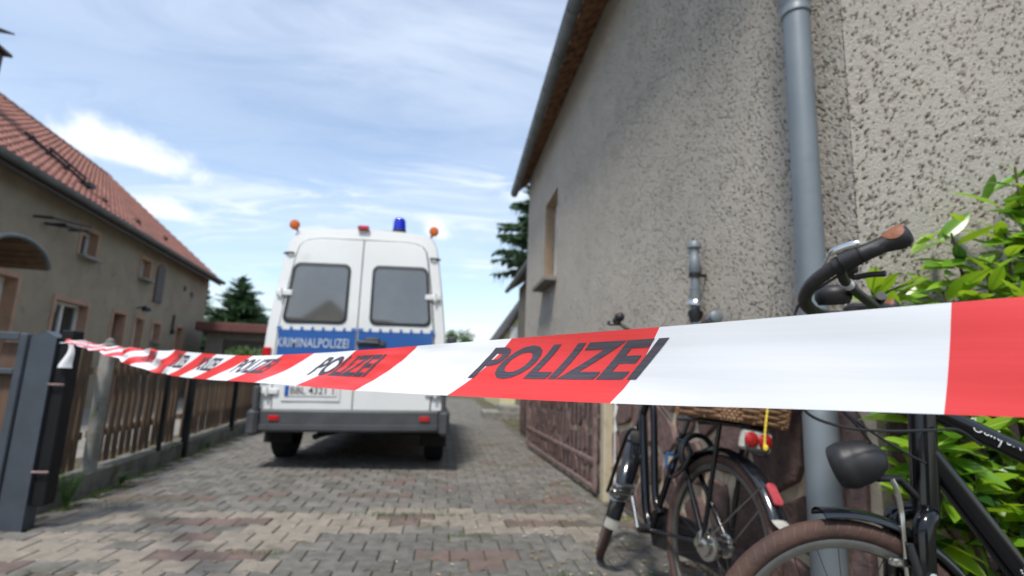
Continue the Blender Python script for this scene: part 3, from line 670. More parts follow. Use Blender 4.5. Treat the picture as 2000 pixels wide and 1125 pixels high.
for idx, (s, j) in enumerate(tiles):
    if idx < 300 and tvis(s, j) < 1e8:
        o = link('roof_tile', tile_me, roof); p = ax_d * (j * TL); o.location = (p.x, s + random.uniform(-.004, .004), p.z + random.uniform(-.004, .004))
    else: tile_mb(rest, s, j * TL)
rest.build('roof_tiles', 'tile', roof, 35, kind='stuff')
mb = MB()
for i in range(44): s = RS1 - .2 - i * .4; mb.lathe([(-.22, .13), (.2, .115)], (RX1, s, rp(RX1, 0).z - .02), (0, 1, 0), 8, a0=-math.pi / 2, a1=math.pi / 2)
mb.build('ridge_tiles', 'tile', roof, 40)
mb = MB(); pr_ = [(.09 * math.cos(t), .09 * math.sin(t)) for t in np.linspace(math.pi, 2 * math.pi, 9)]
mb.add([(RX0 + .07 + x, s, RZ0 + .02 + z) for s in (RS0, RS1 + .05) for x, z in pr_], [(j, j + 1, 9 + j + 1, 9 + j) for j in range(8)]); mb.add([(RX0 + .07 + x, RS1 + .05, RZ0 + .02 + z) for x, z in pr_], [tuple(range(9))])
mb.tube([(RX0 + .16, RS0, RZ0 + .02), (RX0 + .16, RS1 + .05, RZ0 + .02)], .012, 6); mb.build('gutter', 'gutter', lh, 50)
mb = MB(); mb.tube([rp(-1.40, 12.05, .14), rp(-.50, 12.85, .14)], .035, 6); mb.tube([rp(-1.1, 12.3, .22), rp(-.55, 12.8, .22)], .03, 6)
for i in range(4): q = rp(-1.3 + .25 * i, 12.12 + .22 * i); mb.tube([q, q + an_ * .2], .03, 6)
mb.box(rp(-.52, 12.9, .1), (.3, .25, .1)); mb.build('roof_step', 'dark_metal', roof)
for (x, s) in ((-.24, 13.14), (-.27, 15.04), (-.36, 17.2)): mb = MB(); mb.lathe([(0, .12), (.1, .1), (.12, .05), (.12, 0)], rp(x, s, .05), tuple(an_), 10); mb.build('vent_tile', 'fascia_red', roof, 40)
mb = MB(); mb.box((-2.15, 11.55, 6.6), (.6, .62, 1.6)); ch = mb.build('chimney', 'dark_wood', roof)
mb = MB(); mb.box((-2.15, 11.55, 7.43), (.8, .82, .06)); mb.tube([(-2.15, 11.3, 7.4), (-2.15, 11.3, 7.75)], .02, 6); mb.box((-2.15, 11.55, 7.8), (.75, .8, .03), Matrix.Rotation(.35, 3, 'X')); mb.build('chimney_cap', 'dark_wood', ch)

# ------------------------------------------------------------------ picket fence and yard gate
fd = Vector((-.096, .9954, 0)).normalized(); fn = Vector((fd.y, -fd.x, 0)); f0 = Vector((-2.64, 4.123, 0))
fence = empty('picket_fence', mw=frame(f0, fn, fd), label='brown wooden picket fence on a low concrete kerb wall', cat='fence')
FL = 6.6
for (s0, s1) in ((-.02, 2.52), (2.60, FL)):
    mb = MB(); mb.bevbox((-.09, (s0 + s1) / 2, .04), (.18, s1 - s0, .24), .012); mb.build('kerb_wall', 'kerb', fence)
for z in (.43, .94):
    for (s0, s1) in ((.02, .6), (.72, 2.5), (2.62, FL)): mb = MB(); mb.bevbox((-.125, (s0 + s1) / 2, z), (.045, s1 - s0, .06), .005); mb.build('rail', 'picket', fence)
s = .1; i = 0
pk = MB(); pk.bevbox((0, 0, .475), (.022, .072, .95), .004); pk.add([(-.011, -.034, .948), (.011, -.034, .948), (.011, .034, .948), (-.011, .034, .948), (0, 0, .975)], [(0, 1, 4), (1, 2, 4), (2, 3, 4), (3, 0, 4)]); pkm = pk.mesh('picket', 'picket')
while s < FL:
    if not (.60 < s < .74 or 2.50 < s < 2.63):
        o = link('picket', pkm, fence); o.location = (-.09 + random.uniform(-.004, .004), s, .19 + random.uniform(-.015, .012)); o.rotation_euler = (random.uniform(-.018, .018), random.uniform(-.012, .012), random.uniform(-.05, .05))
    s += .128 + random.uniform(-.006, .006); i += 1
mb = MB(); mb.bevbox((-.05, .665, .66), (.085, .085, 1.02), .012); mb.lathe([(0, .035), (.03, .03), (.05, 0)], (-.05, .665, 1.165), (0, 0, 1), 10); mb.build('concrete_post', 'concrete', fence)
for (s, z0, z1, r) in ((2.56, -.05, 1.15, .032), (1.84, .15, 1.12, .018), (4.4, .1, 1.12, .03), (5.95, -.05, 1.2, .035)): mb = MB(); mb.bevbox((.0, s, (z0 + z1) / 2), (2 * r, 2 * r, z1 - z0), .005); mb.build('metal_post', 'black_paint', fence)
yg = empty('yard_gate', (-2.5, 3.7, 0), label='anthracite metal yard gate filled with brown wooden boards', cat='gate')
for (x0, x1, z, h) in ((-4.9, -2.66, 1.15, .05), (-4.9, -2.66, .93, .035), (-4.9, -2.66, .42, .035), (-4.9, -2.66, .12, .05)): mb = MB(); mb.bevbox(((x0 + x1) / 2, 3.72, z), (x1 - x0, .045, h), .005); pr(mb.build('rail', 'anthracite', yg), yg)
for x in (-2.635, -4.9): mb = MB(); mb.bevbox((x, 3.72, .63), (.05, .05, 1.08), .006); pr(mb.build('stile', 'anthracite', yg), yg)
for i in range(5): x = -2.735 - .42 * i; mb = MB(); mb.bevbox((x, 3.765, .62), (.115, .02, .98), .004, Matrix.Rotation(random.uniform(-.01, .01), 3, 'Y')); pr(mb.build('board', 'plank', yg), yg)
gpst = empty('gate_pillar', (-2.5, 3.7, 0), label='wide anthracite gate post with the striped tape tied to it', cat='post')
mb = MB(); q = [(-2.565, 0), (-2.42, 0), (-2.42, 1.15), (-2.4925, 1.19), (-2.565, 1.15)]; mb.prism([(x, 3.66, z) for x, z in q], (0, .1, 0)); pr(mb.build('pillar', 'anthracite', gpst), gpst)
mb = MB(); mb.bevbox((-2.375, 3.73, .67), (.075, .10, 1.06), .006); pr(mb.build('stop_post', 'black_paint', gpst), gpst)
for z in (.86, .34): mb = MB(); mb.tube([(-2.42, 3.655, z), (-2.33, 3.66, z)], .008, 8); pr(mb.build('hinge_pin', 'rust_paint', gpst), gpst)

# ------------------------------------------------------------------ far buildings
gar = empty('garage', (-6.4, 19.5, 0), label='low flat roofed garage with red fascia and dark brown door', cat='garage')
mb = MB(); wall_holes(mb, -8.0, -3.4, -.1, 2.2, [(-7.45, -4.6, -.1, 1.95)], lambda x, z: (x, 19.0, z)); mb.box((-5.7, 21.6, 1.05), (4.56, 5.0, 2.3)); reveal(mb, (-7.45, -4.6, -.1, 1.95), lambda x, z, d=0: (x, 19.0 + d, z), .1, bottom=False); pr(mb.build('wall', 'garage_wall', gar), gar)
for i in range(6): mb = MB(); mb.bevbox((-6.02, 19.06, .15 + .33 * i), (2.8, .03, .315), .004); pr(mb.build('door_panel', 'garage_door', gar), gar)
mb = MB(); mb.bevbox((-5.7, 21.4, 2.36), (5.1, 5.5, .30), .02); pr(mb.build('roof', 'fascia_red', gar), gar)
ob = empty('outbuilding', (3.6, 13, 0), label='grey outbuilding whose dark eave shows past the roughcast house', cat='building')
mb = MB(); mb.box((4.6, 13.1, 1.8), (5.0, 4.6, 3.8)); pr(mb.build('wall', 'lh_wall', ob), ob)
mb = MB(); mb.add([(1.80, 10.7, 3.60), (1.80, 15.5, 3.60), (4.7, 15.5, 5.6), (4.7, 10.7, 5.6), (1.80, 10.7, 3.72), (1.80, 15.5, 3.72), (4.7, 15.5, 5.72), (4.7, 10.7, 5.72)], [(0, 1, 2, 3), (4, 5, 6, 7), (0, 4, 5, 1), (0, 3, 7, 4), (1, 2, 6, 5)]); pr(mb.build('roof', 'rooftile_dark', ob), ob)
mb = MB(); mb.lathe([(0, .07), (4.9, .07)], (1.75, 10.65, 3.62), (0, 1, 0), 10, a0=math.pi / 2, a1=1.5 * math.pi); pr(mb.build('gutter', 'gutter', ob, 50), ob)
mb = MB(); mb.tube([(1.76, 11.2, 3.55), (1.76, 11.2, 3.45), (1.82, 11.2, 3.38), (2.06, 11.2, 3.30), (2.07, 11.2, 0)], .04, 8); pr(mb.build('downpipe', 'gutter', ob, 50), ob)
yh = empty('yellow_house', (4.6, 21, 0), label='pale yellow gabled house behind the outbuilding', cat='house')
mb = MB(); mb.add([(2.15, 20, -.1), (6.6, 20, -.1), (6.6, 20, 2.5), (4.4, 20, 5.9), (2.15, 20, 2.5)], [(0, 1, 2, 3, 4)]); mb.add([(2.15, 20, -.1), (2.15, 27, -.1), (2.15, 27, 2.5), (2.15, 20, 2.5)], [(0, 1, 2, 3)]); mb.add([(2.15, 27, -.1), (6.6, 27, -.1), (6.6, 27, 2.5), (4.4, 27, 5.9), (2.15, 27, 2.5)], [(4, 3, 2, 1, 0)]); pr(mb.build('wall', 'yellow_wall', yh), yh)
mb = MB()
for (xa, xb) in ((2.0, 4.4), (6.75, 4.4)): mb.add([(xa, 19.8, 2.4), (xa, 27.2, 2.4), (xb, 27.2, 6.0), (xb, 19.8, 6.0), (xa, 19.8, 2.58), (xa, 27.2, 2.58), (xb, 27.2, 6.18), (xb, 19.8, 6.18)], [(0, 1, 2, 3), (4, 5, 6, 7), (0, 3, 7, 4), (0, 4, 5, 1), (1, 2, 6, 5)])
pr(mb.build('roof', 'rooftile_dark', yh), yh)
mb = MB(); mb.box((2.62, 19.98, 2.35), (.36, .06, 1.3)); pr(mb.build('window', 'white_frame', yh), yh)
stp = empty('entrance_step', (1.6, 14.2, 0), label='low concrete entrance steps beside the far driveway edge', cat='steps')
mb = MB(); mb.bevbox((1.55, 14.2, .08), (.95, 1.3, .2), .015); pr(mb.build('lower_step', 'concrete', stp), stp)
mb = MB(); mb.bevbox((1.78, 14.2, .25), (.55, 1.1, .16), .015); pr(mb.build('upper_step', 'concrete', stp), stp)

# ------------------------------------------------------------------ police van
VR = Matrix.Rotation(R(-1.2), 4, 'Y')
van = empty('police_van', (-.935, 5.9, 0), label='white high roof police van with a blue stripe across its rear doors', cat='van')
PR = [(.44, .90), (.50, .945), (.62, .958), (.90, .966), (1.17, .966), (1.45, .952), (1.75, .920), (2.05, .880), (2.29, .845), (2.42, .815), (2.50, .775), (2.548, .70), (2.572, .58), (2.592, .30)]
prof = [(-w_, z) for z, w_ in PR] + [(0, 2.597)] + [(w_, z) for z, w_ in reversed(PR)]
def hw(z): return float(np.interp(z, [q[0] for q in PR], [q[1] for q in PR]))
def ry(z): return float(np.interp(z, [0, 1.2, 1.6, 2.2, 2.6], [0, 0, .012, .055, .10]))       # rear face leans forward
def vt(p):                                                       # body roll of the parked van
    q = VR @ Vector((p[0], p[1], p[2] - .5)); return (q.x, q.y, q.z + .5 + max(0., q.z - 1.0) * .036)
def vb(mb, name, m, parent=None, smooth=None, label=None):
    mb.v = [vt(p) for p in mb.v]; return mb.build(name, m, parent or van, smooth, label)
mb = MB(); ringsY = [(.035, 1.), (.05, 1.), (.10, 1.0), (1.5, 1.), (3.6, 1.), (4.2, .985)]; n_ = len(prof)
vs = []
for (yy, sc) in ringsY:
    for (x, z) in prof:
        sx = .985 if yy == .035 else sc
        vs.append((x * sx, yy + ry(z), z * (1 if z < 1 else 1)))
fs = [(i * n_ + j, (i + 1) * n_ + j, (i + 1) * n_ + (j + 1) % n_, i * n_ + (j + 1) % n_) for i in range(len(ringsY) - 1) for j in range(n_)]
mb.add(vs, fs)
# nose: cab front and bonnet
nose = []
for (yy, top) in ((4.2, 2.55), (4.75, 2.35), (5.15, 1.55), (5.6, 1.25), (5.75, .95)):
    for (x, z) in prof: nose.append((x * (.985 if yy < 5 else .93), yy, min(z, top - .12 * (abs(x) / .96) ** 3) if z > .9 else z))
b0 = MB(); b0.add(nose, [(i * n_ + j, (i + 1) * n_ + j, (i + 1) * n_ + (j + 1) % n_, i * n_ + (j + 1) % n_) for i in range(4) for j in range(n_)] + [tuple(4 * n_ + j for j in range(n_))])
mb.add(b0.v, b0.f)
body = vb(mb, 'body', 'van_white', None, 40)
mb = MB(); mb.add([(x * .984, .06 + ry(z), z) for x, z in prof], [tuple(range(n_))]); mb.box((0, 2.9, .45), (1.75, 5.2, .06)); vb(mb, 'rear_bulkhead', 'van_seam', None)
# pillar frame round the doors
def opening(z): return hw(z) - .118 - .02 * max(0, (1.3 - z)) 
OZ = [.615, .9, 1.17, 1.45, 1.75, 2.05, 2.25, 2.36, 2.42, 2.452, 2.468]
OW = [opening(z) for z in OZ[:7]] + [opening(2.36) - .004, opening(2.36) - .05, opening(2.36) - .12, opening(2.36) - .24]
def half_open(g): return [(w_ - g, z + (g if i == 0 else 0) - (g if i > 8 else 0)) for i, (z, w_) in enumerate(zip(OZ, OW))]
ho = half_open(0); mb = MB(); OP = [(.03 + 0, .615)]
outer = [(hw(z) * .985, z) for z in (.60, .9, 1.17, 1.45, 1.75, 2.05, 2.25)] + [(.825 * .985, 2.40), (.76, 2.51), (.66, 2.555), (.48, 2.577)] + [(0, 2.594)]
inner = ho + [(0, 2.472)]
for sgn in (-1, 1):
    vs = [(sgn * x, .012 + ry(z), z) for x, z in inner] + [(sgn * x, .018 + ry(z), z) for x, z in outer] + [(sgn * x * 1.012, .05 + ry(z), z) for x, z in outer] + [(sgn * x, .06 + ry(z), z) for x, z in inner]
    q = len(inner); mb.add(vs, [(r * q + j, r * q + j + 1, ((r + 1) % 4) * q + j + 1, ((r + 1) % 4) * q + j) for r in (0, 1, 3) for j in range(q - 1)])
vb(mb, 'rear_frame', 'van_white', None, 40)
# doors
for sgn in (-1, 1):
    g_ = .013; hd_ = [(x - g_, z) for x, z in ho[:-2]] + [(ho[-2][0] - g_, ho[-2][1] - .006), (ho[-1][0], ho[-1][1] - .010), (.005, 2.462)]
    poly = [(.005, .62)] + hd_
    # subdivided panel so that it can follow the lean
    zs = [.62, .9, 1.17, 1.45, 1.6, 1.75, 2.05, 2.25, 2.36, 2.42, 2.446, 2.458]
    def dw(z): return float(np.interp(z, [p[1] for p in hd_], [p[0] for p in hd_]))
    mb = MB(); vs = []
    for (yy, ins) in ((.0, .006), (.006, 0), (.05, 0)):
        for z in zs: vs += [(sgn * (.005 + ins), yy + ry(z), z), (sgn * (.005 + (dw(z) - .005) * .5), yy + ry(z) - .004 * (yy == 0), z), (sgn * (dw(z) - ins), yy + ry(z), z)]
    K = len(zs) * 3; fs = []
    for i in range(len(zs) - 1):
        for j in (0, 1): fs.append((i * 3 + j, i * 3 + j + 1, i * 3 + j + 4, i * 3 + j + 3))
    border = [i * 3 for i in range(len(zs))] + [(len(zs) - 1) * 3 + 1] + [i * 3 + 2 for i in range(len(zs) - 1, -1, -1)] + [1]
    for r in (0, 1):
        for p_, q_ in zip(border, border[1:] + border[:1]): fs.append((r * K + p_, r * K + q_, (r + 1) * K + q_, (r + 1) * K + p_))
    mb.add(vs, fs); door = vb(mb, 'rear_door', 'van_white', None, 30)
    wc = sgn * .43 + (.01 if sgn > 0 else -.01); wz = 1.85
    def wmap(x, z, yo): return (wc + x * (1 - .10 * (z / .32) * .5) - sgn * .016 * z / .3, yo + ry(wz + z), wz + z)
    o1, o2 = rrect(.645, .655, .075), rrect(.585, .595, .055)
    mb = MB(); n1 = len(o1)
    mb.add([wmap(x, z, -.010) for x, z in o1] + [wmap(x, z, -.016) for x, z in o2] + [wmap(x, z, .004) for x, z in o1] + [wmap(x, z, -.006) for x, z in o2], [(r * n1 + j, r * n1 + (j + 1) % n1, q * n1 + (j + 1) % n1, q * n1 + j) for r, q in ((0, 1), (0, 2), (1, 3)) for j in range(n1)])
    wn = vb(mb, 'window_gasket', 'gasket', door, 50)
    mb = MB(); mb.add([wmap(x, z, -.0075) for x, z in o2], [tuple(range(n1))]); vb(mb, 'window_glass', 'van_glass', door)
    # blue film with stepped upper edge
    mb = MB(); z0, z1 = 1.02, 1.452; nseg = 7
    xa, xb = .012, dw(1.3) - .012
    def bq(a, b, c, d): mb.add([(sgn * a, -.0095, c), (sgn * b, -.0095, c), (sgn * b, -.0095 + ry(d), d), (sgn * a, -.0095 + ry(d), d)], [(0, 1, 2, 3)])
    bq(xa, xb, z0, z1)
    for i in range(nseg + 1): xx = xa + (xb - xa - .03) * i / nseg; bq(xx, xx + (.05 if i in (0, nseg) else .028), z1, z1 + .035)
    vb(mb, 'blue_film', 'van_blue', door)
    for zz in (.80, 1.84):          # hinges
        mb = MB(); xh = sgn * (dw(zz) + .02); mb.bevbox((xh, -.012 + ry(zz), zz), (.17, .03, .062), .01); mb.tube([(xh + sgn * .03, -.03 + ry(zz), zz - .045), (xh + sgn * .03, -.03 + ry(zz), zz + .045)], .014, 8); vb(mb, 'hinge', 'van_white', door, 40)
    if sgn > 0:
        mb = MB(); mb.bevbox((.16, -.02, 1.325), (.30, .022, .06), .01); mb.bevbox((.17, -.035, 1.36), (.16, .03, .05), .012); mb.tube([(.02, -.04, 1.335), (.09, -.05, 1.335), (.24, -.05, 1.33)], .013, 8); vb(mb, 'door_handle', 'van_grey', door, 40)
    else:
        V_, F_t, _ = text_mesh('KRIMINALPOLIZEI', .012, 1.08); mb = MB(); mb.add([(-.815 + x * .735, -.0135, 1.265 + z * .10) for x, z in V_], F_t); vb(mb, 'lettering', 'letter', door)
        mb = MB(); mb.bevbox((-.43, -.006, .80), (.60, .016, .20), .006); rc = vb(mb, 'plate_recess', 'van_white', door)
        mb = MB(); mb.bevbox((-.43, -.018, .812), (.53, .008, .115), .003); vb(mb, 'number_plate', 'plate', door)
        mb = MB(); mb.bevbox((-.672, -.0235, .812), (.042, .004, .105), .001); vb(mb, 'plate_badge', 'plate_blue', door)
        V_, F_t, _ = text_mesh('BBL 4321 1', .012); mb = MB(); mb.add([(-.635 + x * .44, -.0235, .775 + z * .075) for x, z in V_], F_t); vb(mb, 'plate_text', 'ink', door)['kind'] = 'stuff'
# bumper
mb = MB(); bs = [(-1.01, .55), (-1.015, .20), (-.985, .05), (-.90, -.05), (-.5, -.085), (0, -.09), (.5, -.085), (.90, -.05), (.985, .05), (1.015, .20), (1.01, .55)]
def bump_ring(z, off): return [(x * (1 - off * .01), y + off * .01, z) for x, y in bs]
lev = [(.62, 1.5), (.60, 0), (.47, 0), (.465, -2.2), (.42, -2.2), (.395, 0), (.39, 6)]
vs = []
for z, off in lev:
    for (x, y) in bs: vs.append((x, y + off * .01, z))
q = len(bs); mb.add(vs, [(i * q + j, i * q + j + 1, (i + 1) * q + j + 1, (i + 1) * q + j) for i in range(len(lev) - 1) for j in range(q - 1)])
mb.add([(x, y + .015, .62) for x, y in bs] + [(x * .9, .1 + max(y, 0), .622) for x, y in bs], [(j, j + 1, q + j + 1, q + j) for j in range(q - 1)])
bmp = vb(mb, 'bumper', 'van_grey', None, 35)
for sgn in (-1, 1):
    mb = MB(); mb.bevbox((sgn * .765, -.072, .535), (.105, .012, .05), .004, Matrix.Rotation(sgn * .06, 3, 'Z')); vb(mb, 'reflector', 'tail_red', bmp)
    mb = MB(); mb.bevbox((sgn * .962, .10, .72), (.05, .36, .27), .012); vb(mb, 'side_trim', 'van_grey', None)
    mb = MB(); mb.bevbox((sgn * .975, .10, .49), (.115, .40, .27), .035); vb(mb, 'bumper_corner', 'van_grey', bmp, 40)
    mb = MB(); mb.bevbox((sgn * .915, .012, 1.08), (.085, .05, .36), .012); tl = vb(mb, 'tail_light', 'tail_red', None)
    mb = MB(); mb.bevbox((sgn * .915, -.014, 1.02), (.07, .01, .06), .003); vb(mb, 'tail_lens', 'amber', tl)
    mb = MB(); zt = 2.53; mb.tube([(sgn * .74, .12, 2.53), (sgn * .775, .10, 2.585)], .014, 8); mb.lathe([(-.035, 0), (-.035, .046), (-.01, .054), (.02, .054), (.04, .038), (.046, 0)], (sgn * .775, .10, 2.60), (0, -1, 0), 16); mk = vb(mb, 'marker_lamp', 'amber', None, 40)
    mb = MB(); mb.tube([(sgn * .745, .06 + .0, 2.28), (sgn * .80, .05, 2.28), (sgn * .86, .10, 2.28)], .012, 6); vb(mb, 'drip_rail', 'van_grey', None, 40)
    for (yy, nm) in ((.94, 'rear'), (4.6, 'front')):
        mb = MB(); x0 = sgn * .875; mb.lathe([(-.11, .22), (-.115, .30), (-.10, .335), (-.05, .345), (.05, .345), (.10, .335), (.115, .30), (.11, .22)], (x0, yy, .345), (1, 0, 0), 30)
        for i in range(30):
            for xo in (-.07, -.025, .025, .07): a_ = 2 * math.pi * i / 30; mb.box((x0 + xo, yy + .347 * math.cos(a_), .345 + .347 * math.sin(a_)), (.036, .05, .012), Matrix.Rotation(a_ - math.pi / 2, 3, 'X'))
        wh = mb.build('wheel', 'rubber', van, 40)
        mb = MB(); mb.lathe([(-.09, .21), (.05, .22), (.06, .15), (.09, .06), (.09, 0)], (x0, yy, .345), (sgn, 0, 0), 20); mb.build('rim', 'alu', wh, 40)
    mb = MB(); mb.bevbox((sgn * .86, .50, .33), (.30, .02, .25), .006); mb.build('mud_flap', 'rubber', van)
    mb = MB(); mb.bevbox((sgn * 1.07, 4.25, 1.55), (.16, .10, .34), .03); vb(mb, 'wing_mirror', 'van_grey', None)
    mb = MB(); mb.add([(sgn * (hw(z) + .003), y_, z) for y_, z in ((.3, 1.02), (4.0, 1.02), (4.0, 1.45), (.3, 1.45))], [(0, 1, 2, 3)]); vb(mb, 'side_film', 'van_blue', None)
mb = MB(); mb.tube([(-.75, .94, .34), (.75, .94, .34)], .06, 10); mb.tube([(-.3, 1.0, .3), (-.35, .3, .33), (-.36, .05, .33)], .035, 8); mb.box((0, 1.9, .42), (1.2, 1.6, .2)); mb.build('axle', 'rubber', van, 40)
mb = MB(); mb.bevbox((-.02, .085, 2.60), (.125, .05, .045), .008); vb(mb, 'brake_light', 'tail_red', None)
mb = MB(); mb.lathe([(-.05, .085), (.03, .082), (.03, .07)], (.355, .35, 2.63), (0, 0, 1), 20); bc = vb(mb, 'beacon_base', 'van_seam', None, 40)
mb = MB(); mb.lathe([(0, .078), (.115, .070), (.14, .055), (.148, 0)], (.355, .35, 2.66), (0, 0, 1), 22); vb(mb, 'beacon_dome', 'beacon_blue', bc, 40)

# ------------------------------------------------------------------ barrier tape
TS = [-.6, -.3, 0, .04, .127, .281, .501, .709, .896, 1.068, 1.22, 1.393, 1.51, 1.757, 2.142, 2.427, 2.99, 3.6, 4.27]
TT = [1.095, 1.083, 1.072, 1.070, 1.067, 1.061, 1.055, 1.048, 1.042, 1.038, 1.036, 1.033, 1.035, 1.041, 1.056, 1.061, 1.076, 1.105, 1.138]
BS = [-.6, -.3, 0, .05, .168, .335, .589, .823, 1.031, 1.224, 1.398, 1.566, 1.71, 1.86, 2.116, 2.425, 2.93, 3.6, 4.27]
BT = [1.008, .997, .988, .988, .984, .978, .975, .971, .973, .972, .971, .969, .969, .970, .974, .997, 1.048, 1.088, 1.120]
def cr(xs, ys, x):          # smooth interpolation of the hanging edge
    return float(np.mean([np.interp(x + d_, xs, ys) for d_ in (-.09, -.045, 0, .045, .09)]))
tdir = Vector((-.6295, .7770, 0)).normalized(); tnor = Vector((-tdir.y, tdir.x, 0)); tnor = tnor if tnor.y < 0 else -tnor   # towards the camera side
T0 = Vector((.394, .311, 0))
def tape(s, v, lift=0.):
    zt, zb = cr(TS, TT, s), cr(BS, BT, s); dzv = zt - zb
    fold = math.sqrt(max(0, .081 ** 2 - dzv ** 2)) if dzv < .081 else 0
    z = zt + (zb - zt) * v
    wob = .0012 * math.sin(s * 9 + v * 2.2) + .0008 * math.sin(s * 23 + v * 5.) + .00025 * math.sin(v * 13 + s * 3.1)
    wr = math.exp(-((s - .82) / .28) ** 2); wob += wr * (.0007 * math.sin(v * 26 + s * 21) + .0009 * math.sin(v * 11 - s * 34)) + .00012 * math.sin(v * 34 + s * 4)
    tw = max(0, s - 1.85)
    wob += min(1, tw * 2.2) * (.010 * math.sin(s * 14 + v * 6) + .006 * math.sin(s * 31 - v * 9))
    z += min(1, tw * 2.5) * .004 * math.sin(s * 19 + v * 7)
    belly = -.005 * math.sin(math.pi * v) * min(1, max(0, s) / .5 + .2)
    p = T0 + tdir * s + tnor * (v * (.012 + fold * .8) - .012) + tnor * (wob + lift + belly)
    return (p.x, p.y, z)
BND = [(-.6, -.6), (-.28, -.24), (.04, .05), (.281, .335), (.501, .589), (.709, .823), (.896, 1.031), (1.068, 1.224), (1.22, 1.398), (1.393, 1.566), (1.51, 1.71), (1.66, 1.86), (1.80, 1.99), (1.95, 2.12), (2.10, 2.26)]
while BND[-1][0] < 4.1: BND.append((BND[-1][0] + .155, BND[-1][1] + .155))
BND[-1] = (4.27, 4.27)
tp = empty('barrier_tape', (T0.x, T0.y, 0), label='red and white striped barrier tape lettered in black, stretched across the driveway', cat='tape')
first_red = False
for i, ((a0, b0_), (a1, b1)) in enumerate(zip(BND, BND[1:])):
    red = (i % 2 == 1); mb = MB(); nu = max(4, int((a1 - a0) / .012)); nv = 16
    def put(u, v, a0=a0, b0_=b0_, a1=a1, b1=b1):
        cv = v + .10 * math.sin(math.pi * v) * (1 if v < 1 else 1) * -.6
        l = a0 + (b0_ - a0) * cv; r = a1 + (b1 - a1) * cv
        return tape(l + (r - l) * u, v)
    grid(mb, np.linspace(0, 1, nu + 1), np.linspace(0, 1, nv + 1), put)
    pr(mb.build('red_stripe' if red else 'white_stripe', 'tape_red' if red else 'tape_white', tp, 80), tp)
V_, F_t, _ = text_mesh('POLIZEI', .031, 1.03)
me0 = bpy.data.meshes.new('t'); me0.from_pydata([(x * 6, z, 0) for x, z in V_], [], F_t); bm = bmesh.new(); bm.from_mesh(me0)
for _ in range(3):
    es = [e for e in bm.edges if e.calc_length() > .22]
    if es: bmesh.ops.subdivide_edges(bm, edges=es, cuts=1)
    bmesh.ops.triangulate(bm, faces=bm.faces)
LV = [(v.co.x / 6, v.co.y) for v in bm.verts]; bm.verts.index_update(); LF = [tuple(v.index for v in f.verts) for f in bm.faces]; bm.free()
for (sl, ln) in ((.567, .258), (1.032, .205), (1.455, .205), (1.79, .17), (2.09, .16), (2.45, .15), (-.02, .255)):
    mb = MB(); mb.add([tape(sl - u * ln - w_ * .040, .685 - .545 * w_, .0006) for u, w_ in LV], LF); pr(mb.build('lettering', 'tape_ink', tp, 80), tp)
mb = MB(); grid(mb, np.linspace(0, 1, 5), np.linspace(0, 1, 9), lambda u, v: (-2.335 + (u - .5) * (.03 + .05 * v) + .012 * math.sin(v * 5), 3.655 + .012 * math.sin(u * 5 + v * 3), 1.13 - .165 * v)); pr(mb.build('loose_end', 'tape_white', tp, 60), tp)
mb = MB(); mb.tube([(-2.372, 3.672, 1.13), (-2.345, 3.668, 1.127), (-2.328, 3.676, 1.124), (-2.327, 3.73, 1.12), (-2.33, 3.787, 1.115), (-2.37, 3.79, 1.11)], .014, 8, flat=.4); pr(mb.build('knot', 'tape_red', tp, 60), tp)

